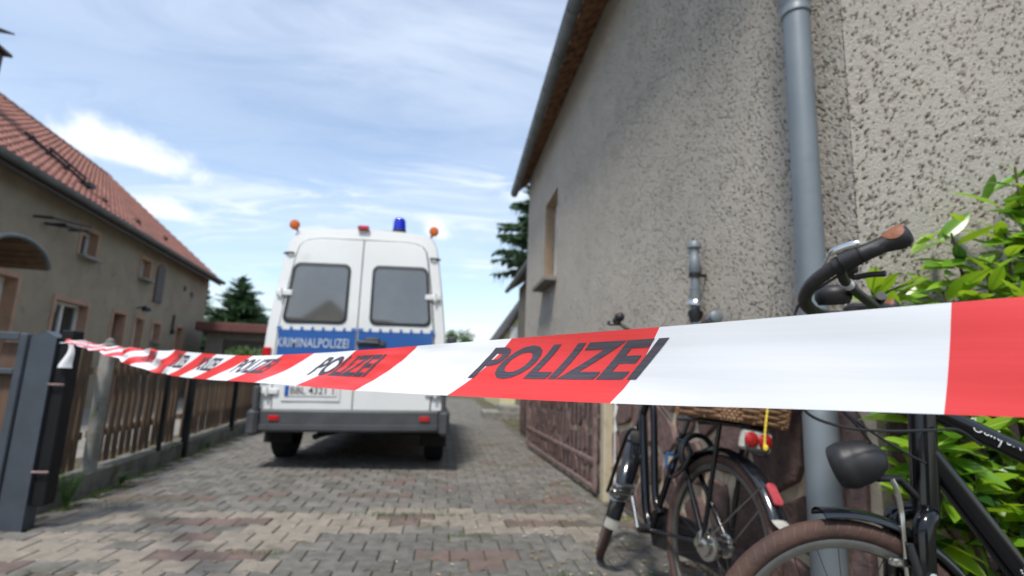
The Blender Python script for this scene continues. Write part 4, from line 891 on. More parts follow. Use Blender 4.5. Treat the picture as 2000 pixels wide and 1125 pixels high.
# ------------------------------------------------------------------ bicycles
def axx(z): return -.054 - .4045 * (z - .35)
def lean_frame(contact, heading, lean):
    f = Vector((math.sin(heading), math.cos(heading), 0)); r = Vector((math.cos(heading), -math.sin(heading), 0))
    u = Vector((0, 0, 1)) * math.cos(lean) + r * math.sin(lean); l = u.cross(f)
    return frame(contact, f, l, u)
def rotaxis(p, ang, z0=.6):
    c = Vector((axx(z0), 0, z0)); d = Vector((-.375, 0, .927)).normalized(); return c + Matrix.Rotation(ang, 3, d) @ (Vector(p) - c)
def make_wheel(root, x, rad, tr, steer=0., hub='small', grooves=True, nsp=32):
    def T(mb):
        if steer: mb.v = [tuple(rotaxis(p, steer)) for p in mb.v]
        return mb
    c = (x, 0, rad); rr_ = rad - 2 * tr
    mb = MB(); mb.lathe([(-.012, rr_ + .006), (-.014, rr_ - .002), (-.010, rr_ - .016), (0, rr_ - .019), (.010, rr_ - .016), (.014, rr_ - .002), (.012, rr_ + .006)], c, (0, 1, 0), 64)
    w_ = T(mb).build('wheel', 'alu', root, 50)
    mb = MB(); mb.lathe([(tr * math.sin(t) * .98, rad - tr + tr * math.cos(t)) for t in np.linspace(-2.6, 2.6, 15)], c, (0, 1, 0), 72); T(mb).build('tyre', 'tyre_brown', w_, 60)
    if grooves:
        mb = MB(); n_ = 78
        for i in range(n_):
            for sg in (-1, 1):
                vs = []
                for q in range(5):
                    t = sg * (.45 + .95 * q / 4); a_ = 2 * math.pi * (i + (0 if sg > 0 else .5) + .55 * q / 4) / n_
                    for da in (-.0028, .0028):
                        rr2 = rad - tr + (tr + .0007) * math.cos(t); vs.append((c[0] + rr2 * math.sin(a_ + da), (tr * .98 + .0007) * math.sin(t), c[2] + rr2 * math.cos(a_ + da)))
                mb.add(vs, [(2 * q, 2 * q + 1, 2 * q + 3, 2 * q + 2) for q in range(4)])
        T(mb).build('tread', 'tyre_groove', w_, kind='stuff')
    mb = MB()
    if hub == 'drum': mb.lathe([(h_ * 1.15, r_2 * 1.35) for h_, r_2 in [(-.065, .008), (-.065, .018), (-.05, .02), (-.045, .034), (-.035, .036), (-.03, .028), (.0, .030), (.012, .044), (.03, .046), (.034, .050), (.042, .050), (.046, .038), (.06, .036), (.065, .015), (.085, .012), (.085, 0)]], c, (0, 1, 0), 24)
    else: mb.lathe([(-.06, 0), (-.06, .010), (-.045, .012), (-.035, .03), (-.03, .016), (.03, .016), (.035, .03), (.045, .012), (.06, .010), (.06, 0)], c, (0, 1, 0), 18)
    T(mb).build('hub', 'steel', w_, 40)
    mb = MB()
    for i in range(nsp):
        a_ = 2 * math.pi * i / nsp; sg = 1 if i % 2 else -1; b_ = a_ + (.55 if (i // 2) % 2 else -.55)
        mb.tube([(c[0] + .034 * math.sin(b_), sg * .032, c[2] + .034 * math.cos(b_)), (c[0] + (rr_ - .012) * math.sin(a_), sg * .003, c[2] + (rr_ - .012) * math.cos(a_))], .0011, 4, caps=False)
    T(mb).build('spokes', 'bike_grey', w_, kind='stuff')
    return w_
def make_guard(root, x, rad, fr, a0, a1, steer=0., w_=.031):
    prof = [(w_ * .96, fr - .016), (w_, fr - .012), (w_ * .8, fr - .002), (w_ * .45, fr + .003), (w_ * .25, fr + .0055), (0, fr + .006), (-w_ * .25, fr + .0055), (-w_ * .45, fr + .003), (-w_ * .8, fr - .002), (-w_, fr - .012), (-w_ * .96, fr - .016), (-w_ * .7, fr - .005), (0, fr + .002), (w_ * .7, fr - .005)]
    mb = MB(); mb.lathe(prof, (x, 0, rad), (0, 1, 0), 36, a0=a0, a1=a1, close=True)
    n_ = len(prof); 
    if steer: mb.v = [tuple(rotaxis(p, steer)) for p in mb.v]
    return mb.build('mudguard', 'fender', root, 50)
def bt(root, name, pts, r, m='bike_black', steer=0., seg=12, parent=None, flat=1.):
    mb = MB(); mb.tube(pts, r, seg, flat=flat)
    if steer: mb.v = [tuple(rotaxis(p, steer)) for p in mb.v]
    return mb.build(name, m, parent or root, 50)
def curve(pts, n=8):
    P = [Vector(p) for p in pts]; P = [P[0] * 2 - P[1]] + P + [P[-1] * 2 - P[-2]]; out = []
    for i in range(1, len(P) - 2):
        for j in range(n):
            t = j / n; a, b, c, d = P[i - 1:i + 3]
            out.append(.5 * ((2 * b) + (c - a) * t + (2 * a - 5 * b + 4 * c - d) * t * t + (3 * b - a - 3 * c + d) * t ** 3))
    return out + [P[-2]]
def saddle(root, x, z):
    mb = MB(); st = [(.13, .02, .0), (.06, .03, .008), (-.02, .06, .012), (-.09, .105, .02), (-.13, .10, .018), (-.145, .07, .01)]; vs = []; K = 9
    for (dx, hw_, dz_) in st:
        for j in range(K): t = -1 + 2 * j / (K - 1); vs.append((x + dx, hw_ * t, z + dz_ - .05 * abs(t) ** 3))
    vs += [(v[0], v[1] * .9, v[2] - .035) for v in vs]; n_ = len(st) * K
    fs = [(o_ + i * K + j, o_ + i * K + j + 1, o_ + (i + 1) * K + j + 1, o_ + (i + 1) * K + j) for o_ in (0, n_) for i in range(len(st) - 1) for j in range(K - 1)]
    bd = list(range(K)) + [i * K + K - 1 for i in range(1, len(st))] + [n_ - 1 - j for j in range(1, K)] + [i * K for i in range(len(st) - 2, 0, -1)]
    fs += [(p, q, q + n_, p + n_) for p, q in zip(bd, bd[1:] + bd[:1])]; mb.add(vs, fs); return mb.build('saddle', 'leather', root, 50)
def pedal(parent, p, tilt=0.):
    mb = MB(); c = Vector(p); Q = Matrix.Rotation(tilt, 3, 'Y')
    def bb(x, y, z, d, b): mb.bevbox(tuple(c + Q @ Vector((x, y, z))), d, b, Q)
    for dx in (-.042, .042): bb(dx, 0, 0, (.012, .105, .030), .004)
    for dy in (-.045, .045): bb(0, dy, 0, (.074, .010, .026), .003)
    mb.tube([tuple(c + Vector((0, -.06, 0))), tuple(c + Vector((0, .055, 0)))], .013, 10)
    for dx in (-.022, .022): bb(dx, 0, .002, (.010, .075, .034), .003)
    return mb.build('pedal', 'steel', parent, 40)
def grip_part(bar, p0, p1, col=True, steer=0):
    p0, p1 = Vector(p0), Vector(p1); d = p1 - p0; L = d.length
    ts = [0, .04, .1, .3, .5, .62, .75, .88, .97, 1.0]; rs = [.016, .0195, .0195, .0185, .0185, .0215, .0255, .0255, .019, .005]
    mb = MB(); mb.tube([p0 + d * t for t in ts], rs, 14); g_ = mb.build('grip', 'bike_matt', bar, 50)
    mb = MB(); u = Vector((0, .75, 1)); sd = d.normalized().cross(u).normalized(); nn_ = sd.cross(d.normalized())
    vs = []; 
    for i in range(9):
        t = .52 + .42 * i / 8; wd = math.sqrt(max(0, 1 - ((i - 4) / 4.) ** 2)); rr2 = float(np.interp(t, ts, rs)) + .0012
        for j in range(7): an = R(90 - 58 * wd + 116 * wd * j / 6); vs.append(p0 + d * t + sd * rr2 * math.cos(an) + nn_ * rr2 * math.sin(an))
    mb.add(vs, [(i * 7 + j, i * 7 + j + 1, (i + 1) * 7 + j + 1, (i + 1) * 7 + j) for i in range(8) for j in range(6)]); mb.build('grip_pad', 'leather', g_, 60)
    return g_

# --- black bicycle standing in front of the laurel
A = empty('bicycle', mw=lean_frame((.96, 1.205, 0), R(-84), .05), label='black bicycle with bullet headlight and brown tyres, parked before the leafy shrub', cat='bicycle')
ra, WBa = .35, 1.09
make_wheel(A, 0, ra, .0235); make_wheel(A, -WBa, ra, .0235, hub='drum')
fg = make_guard(A, 0, ra, .372, .12, -2.0); make_guard(A, -WBa, ra, .372, .75, -1.7)
def axa(z): return -.155 - .094 * z
ht = bt(A, 'head_tube', [(axa(.72), 0, .72), (axa(1.0), 0, 1.0)], .030, 'bike_black')
mb = MB(); mb.tube([(axa(.992), 0, .992), (axa(1.015), 0, 1.015)], .033, 16); mb.build('headset', 'bike_matt', ht, 50)
fk = bt(A, 'fork', [(axa(.74), 0, .74), (axa(.72), 0, .715)], .029, 'bike_black')
for sg in (1, -1): bt(A, 'fork_blade', curve([(axa(.72), 0, .725), (axa(.70) + .018, sg * .034, .718), (-.178, sg * .047, .70), (-.168, sg * .05, .63), (-.155, sg * .05, .53), (-.10, sg * .055, .43), (-.012, sg * .06, .355)], 5), .0225, parent=fk)
fr = bt(A, 'down_tube', [(axa(.87), 0, .872), (-.43, 0, .597), (-.63, 0, .28)], .0285)
tt = bt(A, 'top_tube', [(axa(.965), 0, .975), (-.49, 0, .868), (-.74, 0, .73)], .0245)
bt(A, 'seat_tube', [(-.63, 0, .28), (-.80, 0, .80)], .0165); bt(A, 'seat_post', [(-.79, 0, .78), (-.86, 0, .98)], .0135, 'alu')
saddle(A, -.87, 1.02)
for sg in (-1, 1): bt(A, 'chain_stay', [(-.63, sg * .04, .29), (-WBa, sg * .065, ra)], .009); bt(A, 'seat_stay', [(-.785, sg * .02, .74), (-WBa, sg * .065, ra)], .008)
crk = bt(A, 'crank', [(-.63, -.07, .29), (-.63, .07, .29)], .02, 'steel')
for sg in (-1, 1): bt(A, 'crank_arm', [(-.63, sg * .075, .29), (-.63 + sg * .12, sg * .085, .29 - sg * .12)], .010, 'steel', parent=crk); pedal(crk, (-.63 + sg * .12, sg * .135, .29 - sg * .12))
mb = MB(); mb.bevbox((-.86, -.055, .32), (.56, .022, .12), .01); mb.build('chain_guard', 'bike_matt', A)
bt(A, 'kickstand', [(-.72, .04, .27), (-.80, .17, .0)], .009, 'steel')
for y_ in (-.055, .055): bt(A, 'carrier', [(-.86, y_, .74), (-1.35, y_, .74), (-1.33, y_, .73)], .006)
# the print on the frame
def print_strokes(parent, name, strokes, p0, d, up, nrm, sc, wd, rt=.0245):
    d, up, nrm = Vector(d).normalized(), Vector(up).normalized(), Vector(nrm).normalized(); mb = MB()
    for st in strokes:
        pts = curve([(x, y, 0) for x, y in st], 5) if len(st) > 2 else [Vector((x, y, 0)) for x, y in st]
        q = [Vector(p0) + d * (p.x * sc) + up * (p.y * sc) + nrm * (rt * math.sqrt(max(0, 1 - (p.y * sc / rt) ** 2)) + .0008) for p in pts]
        n_ = len(q); vs = []
        for i in range(n_):
            t = (q[min(i + 1, n_ - 1)] - q[max(i - 1, 0)]).normalized(); s_ = nrm.cross(t).normalized() * wd * (.6 + .4 * abs(t.dot(up)))
            vs += [q[i] - s_, q[i] + s_]
        mb.add(vs, [(2 * i, 2 * i + 1, 2 * i + 3, 2 * i + 2) for i in range(n_ - 1)])
    return mb.build(name, 'silver_print', parent)
tdx = Vector((-.222, 0, -.093)).normalized(); tup = Vector((-tdx.z, 0, tdx.x)); tup = tup if tup.z > 0 else -tup
script = [[(.9, 1.5), (.7, 1.9), (.2, 1.6), (-.1, .8), (.1, .1), (.6, .0), (1.1, .4)], [(1.5, .8), (1.25, .5), (1.4, .1), (1.75, .15), (1.8, .6), (1.5, .8), (1.9, .7)], [(2.05, .8), (2.1, .1), (2.35, .75), (2.5, .6), (2.5, .1), (2.75, .75), (2.95, .6), (2.95, .15), (3.2, .15)], [(3.3, -.6), (3.5, 1.3), (3.8, 1.7), (3.8, 1.2), (3.5, .5)], [(3.2, .7), (4.0, .8)], [(4.2, .75), (4.0, .4), (4.2, .1), (4.5, .3), (4.4, .75), (4.2, .75)], [(4.8, .8), (4.85, .1)], [(4.82, .5), (5.1, .8), (5.3, .7)], [(5.6, 1.4), (5.55, .3), (5.8, .1)], [(5.3, .8), (5.9, .85)]]
print_strokes(tt, 'script_lettering', script, Vector((-.355, 0, .929)) - tup * .012, tdx, tup, (0, 1, .15), .021, .0016)
ddx = Vector((-.16, 0, -.25)).normalized(); dup = Vector((-ddx.z, 0, ddx.x)); dup = dup if dup.x < 0 else -dup
print_strokes(fr, 'frame_symbol', [[(-.6, .2), (1.0, .35)], [(0, -.7), (.1, 1.1)], [(.75, -.7), (.7, 1.1)], [(.9, -.9), (-.5, 1.0)], [(1.9, -.7), (1.9, .9)], [(2.4, -.7), (2.4, .9)], [(1.9, .1), (2.4, .1)], [(3.0, -.6), (3.0, .8)], [(3.0, .8), (3.5, .7)], [(3.0, .1), (3.4, .1)]], Vector((-.425, 0, .607)), ddx, -dup, (0, 1, 0), .0125, .0020, .0285)
# headlight
mb = MB(); LH = Vector((-.088, .055, .852)); LD = Vector((.70, -.62, -.34)).normalized()
mb.lathe([(-.012, 0), (-.010, .012), (.0, .030), (.022, .045), (.045, .0525), (.062, .054), (.064, .056), (.080, .056), (.100, .051), (.104, .047), (.097, .044), (.092, 0)], tuple(LH), tuple(LD), 28); hl = mb.build('headlight', 'bike_matt', A, 45)
mb = MB(); mb.lathe([(0, .044), (.004, .022), (.006, 0)], tuple(LH + LD * .097), tuple(LD), 24); mb.build('headlight_lens', 'glass', hl, 45)
bt(A, 'lamp_bracket', curve([(-.125, .03, .800), (-.135, .03, .775), (-.142, .028, .73), (-.14, .03, .69), (-.14, .028, .60), (-.14, .03, .55)], 5), .0065, 'steel', parent=hl)
bt(A, 'lamp_strut', [(-.09, .03, .80), (-.15, .02, .80), (-.225, .0, .735)], .009, 'bike_matt', parent=hl)
bt(A, 'brake_caliper', curve([(-.135, .05, .66), (-.145, .055, .60), (-.15, .05, .55)], 4), .009, 'bike_matt'); mb = MB(); mb.bevbox((-.125, .03, .615), (.05, .02, .018), .004); mb.lathe([(0, 0), (0, .009), (.02, .011), (.022, 0)], (-.16, .06, .595), (0, 1, 0), 10); mb.build('brake_pad', 'steel', A, 40)
# handlebar, turned to the right
ph = R(35); hc = Vector((-.15, 0, 1.232))
def hb(lat, fw_, z):
    if lat < 0: z += .12 * lat
    return Vector((hc.x + lat * math.sin(ph) + fw_ * math.cos(ph), lat * math.cos(ph) - fw_ * math.sin(ph), z))
stm = bt(A, 'stem', curve([(axa(1.0), 0, 1.0), (axa(1.1), 0, 1.1), (-.25, 0, 1.16), (-.21, 0, 1.21), tuple(hc)], 5), .0165, 'bike_matt')
half = [(0, .06, 1.205), (.06, .10, 1.200), (.14, .128, 1.200), (.22, .140, 1.215), (.28, .118, 1.240), (.312, .07, 1.268), (.324, .03, 1.284), (.326, -.005, 1.295), (.322, -.03, 1.305), (.318, -.05, 1.313)]
bar = bt(A, 'handlebar', curve([tuple(hb(-a_, b_, c_)) for a_, b_, c_ in reversed(half[1:])] + [tuple(hb(*h_)) for h_ in half], 4), .0155, 'bike_grey')
bt(A, 'cross_brace', curve([tuple(hb(-.312, .06, 1.272)), tuple(hb(-.2, -.01, 1.262)), tuple(hb(-.08, -.012, 1.235)), tuple(hb(0, -.01, 1.222)), tuple(hb(.10, .01, 1.225)), tuple(hb(.22, .05, 1.25)), tuple(hb(.312, .06, 1.274))], 5), .0115, 'bike_grey', parent=bar)
for p_ in (.1, .16, .2): mb = MB(); mb.tube([tuple(hb(.225 - p_ * .0, .052, 1.250)), tuple(hb(.205, .045, 1.246))], .0122, 12); 
mb.build('brace_sticker', 'silver_print', bar, 50)
for sg in (1, -1):
    grip_part(bar, hb(sg * .3255, .025, 1.285), hb(sg * .3165, -.075, 1.326))
    mb = MB(); mb.tube([tuple(hb(sg * .322, .055, 1.275)), tuple(hb(sg * .3265, .02, 1.287))], .0215, 16); br = mb.build('gear_shifter', 'bike_matt', bar, 50)
    mb = MB(); mb.tube(curve([tuple(hb(sg * .30, .095, 1.270)), tuple(hb(sg * .325, .07, 1.300)), tuple(hb(sg * .335, .035, 1.310)), tuple(hb(sg * .336, .015, 1.312))], 4), [.004] * 4 + [.010] * 4 + [.011] * 4 + [.008], 8, flat=.6); mb.build('shifter_cover', 'steel', bar, 50)
    mb = MB(); mb.lathe([(0, .0145), (0, .019), (.014, .019), (.014, .0145)], tuple(hb(sg * .314, .068, 1.269)), tuple(hb(sg * .322, .03, 1.284) - hb(sg * .314, .068, 1.269)), 14); mb.bevbox(tuple(hb(sg * .305, .035, 1.262)), (.02, .02, .02), .004); bl = mb.build('brake_lever', 'bike_matt', bar, 50)
    mb = MB(); mb.tube(curve([tuple(hb(sg * .305, .04, 1.262)), tuple(hb(sg * .285, .035, 1.248)), tuple(hb(sg * .287, .005, 1.25)), tuple(hb(sg * .296, -.025, 1.247))], 4), .0065, 8); mb.build('lever_blade', 'bike_matt', bl, 50)
mb = MB(); mb.lathe([(-.028, .0), (-.026, .034), (-.012, .041), (.004, .041), (.014, .037), (.021, .027), (.0215, .025), (.020, .023), (.023, .009), (.023, 0)], tuple(hb(.15, .082, 1.240)), (.12, .18, 1), 28); mb.build('bell', 'bike_matt', bar, 40)
mb = MB(); mb.bevbox(tuple(hb(.0, .03, 1.215)), (.07, .05, .045), .01); mb.tube([tuple(hb(.02, -.015, 1.24)), tuple(hb(.05, -.02, 1.247))], .012, 10); mb.build('bar_clamp', 'bike_matt', bar, 40)
for pts in ([hb(.30, .05, 1.26), hb(.2, .16, 1.2), (.13, .12, 1.05), (.115, .1, .955), (.033, .1, .919), (-.075, .1, .912), (-.20, .08, .918), (-.29, .05, .920), (-.36, .03, .885)], [hb(-.3, .05, 1.26), hb(-.1, .16, 1.15), (.02, .05, 1.0), (-.015, .05, .952), (-.08, .05, .905), (-.155, .05, .861), (-.21, .035, .84)], [hb(.1, .12, 1.19), (.05, .06, 1.05), (.0, .06, .96), (-.04, .055, .92), (-.075, .05, .875), (-.095, .04, .845)]):
    bt(A, 'cable', curve([tuple(p) for p in pts], 6), .0034, 'bike_matt', seg=6)

# --- black step-through bicycle leaning on the house wall
fwdB = Vector((math.sin(R(-7.6)), math.cos(R(-7.6)), 0)); WB_ = .98; rb = .362
B = empty('bicycle', mw=lean_frame(Vector((1.12, 2.20, 0)) + fwdB * WB_, R(-7.6), .13), label='black step-through bicycle leaning on the roughcast wall, with a wicker basket behind its saddle', cat='bicycle')
SB = R(-28)
make_wheel(B, 0, rb, .022, steer=SB); make_wheel(B, -WB_, rb, .022, hub='drum')
mg = make_guard(B, 0, rb, .386, .5, -1.80, steer=SB, w_=.038); rg = make_guard(B, -WB_, rb, .388, .9, -1.08, w_=.036)
def fpt(an, r, y_): return (r * math.sin(an), y_, rb + r * math.cos(an))
mb = MB(); grid(mb, np.linspace(-1, 1, 7), np.linspace(0, 1, 4), lambda u, v: tuple(rotaxis((fpt(-1.78 - .16 * v, .390 + .004 * v - .012 * u * u, u * (.033 + .004 * v))), SB))); mb.build('flap', 'white_flap', mg, 50)
mb = MB(); grid(mb, np.linspace(-1, 1, 7), np.linspace(0, 1, 5), lambda u, v: (-WB_ + fpt(-1.05 - .14 * v, .388 + .045 * v * v - .012 * u * u, 0)[0], u * (.032 + .006 * v), fpt(-1.05 - .14 * v, .388 + .045 * v * v - .012 * u * u, 0)[2])); mb.build('flap', 'white_flap', rg, 50)
mb = MB(); q = rrect(.036, .088, .012, 3); an_r = -.86; rc_ = Vector((-WB_ + fpt(an_r, .398, 0)[0], .0, fpt(an_r, .398, 0)[2])); nr = Vector((math.sin(an_r), 0, math.cos(an_r))); tr_ = Vector((math.cos(an_r), 0, -math.sin(an_r)))
mb.prism([rc_ + Vector((0, 1, 0)) * x + tr_ * y_ for x, y_ in q], nr * .012, bev=.003); mb.build('reflector', 'pink_lens', rg, 40)
for sg in (-1, 1): bt(B, 'fork', curve([(axx(.74), sg * .0, .76), (axx(.72), sg * .045, .73), (axx(.6), sg * .055, .60), (-.05, sg * .056, .42), (.0, sg * .058, rb)], 4), .011, steer=SB)
bt(B, 'head_tube', [(axx(.77), 0, .77), (axx(1.0), 0, 1.0)], .021)
bt(B, 'main_tube', curve([(axx(.83), 0, .84), (-.285, 0, .72), (-.345, 0, .52), (-.40, 0, .36), (-.46, 0, .285)], 6), .0235)
bt(B, 'upper_tube', curve([(axx(.97), 0, .965), (-.365, 0, .86), (-.425, 0, .62), (-.475, 0, .44), (-.535, 0, .375)], 6), .019)
bt(B, 'seat_tube', [(-.462, 0, .27), (-.665, 0, .78)], .0155); bt(B, 'seat_post', [(-.66, 0, .77), (-.745, 0, .97)], .0125, 'alu'); saddle(B, -.76, 1.0)
for sg in (-1, 1):
    bt(B, 'chain_stay', [(-.462, sg * .035, .285), (-WB_, sg * .06, rb)], .0085); bt(B, 'seat_stay', [(-.655, sg * .02, .755), (-WB_, sg * .06, rb)], .0115)
    bt(B, 'carrier_strut', [(-WB_, sg * .066, rb + .01), (-1.02, sg * .062, .845)], .010); bt(B, 'guard_stay', [(-WB_, sg * .066, rb), (-WB_ + .398 * math.sin(-.75), sg * .034, rb + .38 * math.cos(-.75))], .003, 'steel', seg=6)
cab = curve([(-.70, .055, .845), (-.9, .06, .855), (-1.10, .06, .855), (-1.15, .04, .853), (-1.15, -.04, .853), (-1.10, -.06, .855), (-.9, -.06, .855), (-.70, -.055, .845)], 4)
car = bt(B, 'carrier', cab, .0095)
for x_ in (-.78, -.88, -.98, -1.08): bt(B, 'carrier_bar', [(x_, .058, .853), (x_, -.058, .853)], .005, parent=car)
mb = MB(); mb.bevbox((-1.165, 0, .805), (.03, .145, .078), .01); rl = mb.build('rear_light', 'white_flap', B, 40)
for sg in (-1, 1): mb = MB(); mb.lathe([(0, .031), (.008, .030), (.014, .022), (.016, 0)], (-1.178, sg * .032, .806), (-1, 0, 0), 20); mb.build('light_lens', 'red_lens', rl, 40)
bt(B, 'guard_bracket', curve([(-1.15, .055, .85), (-1.19, .05, .77), (-1.20, 0, .752), (-1.19, -.05, .77), (-1.15, -.055, .85)], 4), .005, 'bike_matt')
crk = bt(B, 'crank', [(-.462, -.07, .285), (-.462, .07, .285)], .022, 'bike_matt')
bt(B, 'crank_arm', [(-.462, .075, .285), (-.385, .085, .425)], .010, 'steel', parent=crk); pedal(crk, (-.385, .14, .43), R(62)); bt(B, 'crank_arm', [(-.462, -.075, .285), (-.54, -.085, .145)], .010, 'steel', parent=crk); pedal(crk, (-.54, -.14, .145))
mb = MB(); cg = [(-.98, .055), (-.95, .085), (-.46, .10), (-.38, .06), (-.37, -.03), (-.42, -.10), (-.90, -.05), (-.98, -.03)]; mb.prism([(x, -.045, .30 + z) for x, z in cg], (0, -.03, 0), bev=.006); mb.build('chain_guard', 'bike_matt', B, 40)
lk = bt(B, 'ring_lock', [(-.79 + .0 * t, .085 * math.cos(t), .70 + .085 * math.sin(t)) for t in np.linspace(-.9, math.pi + .9, 16)], .012, 'bike_matt', flat=1.4)
bt(B, 'lock_cable', curve([(-.79, .08, .70), (-.74, .10, .64), (-.72, .09, .58), (-.78, .08, .60), (-.83, .07, .68), (-.80, .06, .74), (-.70, .05, .75)], 6), .007, 'bike_matt', seg=8)
mb = MB(); mb.bevbox((-.655, .055, .645), (.012, .042, .075), .004); tgp = mb.build('tag', 'blue_tag', B); mb = MB(); mb.box((-.662, .055, .645), (.003, .022, .04)); mb.build('tag_label', 'post_paint', tgp)
bt(B, 'stem', [(axx(.99), 0, .99), (axx(1.16), 0, 1.16), (-.30, 0, 1.235)], .0125, 'steel', steer=SB)
hB = [(0, .0, 1.24), (.08, .02, 1.26), (.17, .02, 1.29), (.25, -.02, 1.305), (.29, -.08, 1.308), (.305, -.17, 1.306), (.31, -.20, 1.306)]
def hbB(a_, b_, c_): return tuple(rotaxis((-.30 + b_, a_, c_), R(-8)))
barB = bt(B, 'handlebar', curve([hbB(-a_, b_, c_) for a_, b_, c_ in reversed(hB[1:])] + [hbB(*h_) for h_ in hB], 4), .0115, 'steel')
for sg in (-1, 1):
    grip_part(barB, hbB(sg * .285, -.06, 1.308), hbB(sg * .31, -.215, 1.306))
    bt(B, 'brake_lever', curve([hbB(sg * .26, -.03, 1.295), hbB(sg * .30, .0, 1.29), hbB(sg * .33, -.08, 1.285), hbB(sg * .335, -.12, 1.283)], 4), .006, 'bike_matt', parent=barB)
    bt(B, 'lever_clamp', [hbB(sg * .262, -.035, 1.306), hbB(sg * .28, -.06, 1.308)], .018, 'bike_matt', parent=barB)
for (a_, b_) in ((.2, .10), (-.2, .06)): bt(B, 'cable', curve([hbB(a_, .02, 1.295), hbB(a_ * .8, .14, 1.2), hbB(a_ * .2, .12, 1.02), (axx(.86), .03, .88), (-.29, .025, .72)], 6), .0032, 'bike_matt', seg=6)
# wicker basket on the carrier (a thing of its own) and its cord
mB = B.matrix_world.copy()
bk = empty('wicker_basket', mw=mB @ Matrix.Translation((-.99, 0, .865)), label='brown wicker basket sitting on the bicycle carrier', cat='basket')
mb = MB(); ro = rrect(.40, .30, .05, 4); n_ = len(ro); layers = 20
for l_ in range(layers):
    z = .012 + .235 * l_ / (layers - 1); k_ = 1 + .10 * l_ / (layers - 1); pts = []
    m2 = 88
    for i in range(m2):
        t = i / m2 * n_; a_, b_ = ro[int(t) % n_], ro[(int(t) + 1) % n_]; f_ = t - int(t); x, y_ = a_[0] + (b_[0] - a_[0]) * f_, a_[1] + (b_[1] - a_[1]) * f_
        L = math.hypot(x, y_); w2 = .005 * (1 if (i // 2 + l_) % 2 else -1); pts.append(((x * k_) * (1 + w2 / L), (y_ * k_) * (1 + w2 / L), z))
    mb.tube(pts, .0066, 5, closed=True)
mb.build('woven_side', 'wicker', bk, 60)
for i in range(30):
    t = i / 30 * n_; a_, b_ = ro[int(t) % n_], ro[(int(t) + 1) % n_]; f_ = t - int(t); x, y_ = a_[0] + (b_[0] - a_[0]) * f_, a_[1] + (b_[1] - a_[1]) * f_
    mb = MB(); mb.tube([(x, y_, .0), (x * 1.1, y_ * 1.1, .25)], .005, 6); mb.build('stake', 'wicker', bk, 50)
mb = MB(); mb.bevbox((0, 0, .006), (.38, .28, .012), .004); mb.build('base', 'wicker', bk)
mb = MB(); mb.tube([(x * 1.11, y_ * 1.11, .255) for x, y_ in ro], .013, 8, closed=True); mb.build('rim', 'wicker', bk, 60)
cd = empty('elastic_cord', mw=mB @ Matrix.Translation((-1.2, -.01, 1.12)), label='yellow elastic cord hanging from the wicker basket', cat='cord')
mb = MB(); n_ = 60; pts = []; 
for i in range(n_): t = i / (n_ - 1); pts.append((-.018 + .012 * math.sin(t * 2), .002 * math.sin(t * 9), .02 - .345 * t))
mb.tube(pts, [.0052 if i % 3 else .0038 for i in range(n_)], 8); mb.tube([(.0, 0, .02), (.03, 0, .03), (.06, 0, .02)], .005, 6); mb.build('cord', 'yellow_cord', cd, 60)
mb = MB(); mb.lathe([(-.012, 0), (-.010, .008), (0, .011), (.010, .008), (.012, 0)], (-.012, .0, -.335), (0, 0, 1), 12); mb.build('toggle', 'yellow_cord', cd, 50)

# ------------------------------------------------------------------ plants
def leaf_mesh(name, L, W, m, curl=.15, fold=.25, n=6):
    vs = []; fs = []
    for i in range(n + 1):
        t = i / n; x = L * t; hw_ = W / 2 * (math.sin(math.pi * t ** .85) ** .8) if 0 < t < 1 else 0; z = -curl * L * t * t
        for s_ in (-1, -.5, 0, .5, 1): vs.append((x, s_ * hw_, z + abs(s_) * hw_ * fold - (.04 * hw_ * math.sin(t * 14) * abs(s_))))
    for i in range(n):
        for j in range(4): fs.append((i * 5 + j, i * 5 + j + 1, (i + 1) * 5 + j + 1, (i + 1) * 5 + j))
    b_ = len(vs); vs += [(L * i / n, s_ * .0016, -curl * L * (i / n) ** 2 + .0012) for i in range(n + 1) for s_ in (-1, 1)]
    mb = MB(); mb.add(vs[:b_], fs); mb.add(vs[b_:], [(2 * i, 2 * i + 1, 2 * i + 3, 2 * i + 2) for i in range(n)], 1)
    me = bpy.data.meshes.new(name); me.from_pydata(mb.v, [], mb.f)
    for q in (m, 'rib'): me.materials.append(M[q])
    me.polygons.foreach_set('material_index', mb.mi); me.polygons.foreach_set('use_smooth', [True] * len(me.polygons)); return me
LM = [[leaf_mesh('leaf', .155, .052, m_, c_, f_) for c_, f_ in ((.12, .25), (.28, .35), (.02, .15))] for m_ in ('laurelA', 'laurelB', 'laurelC')]
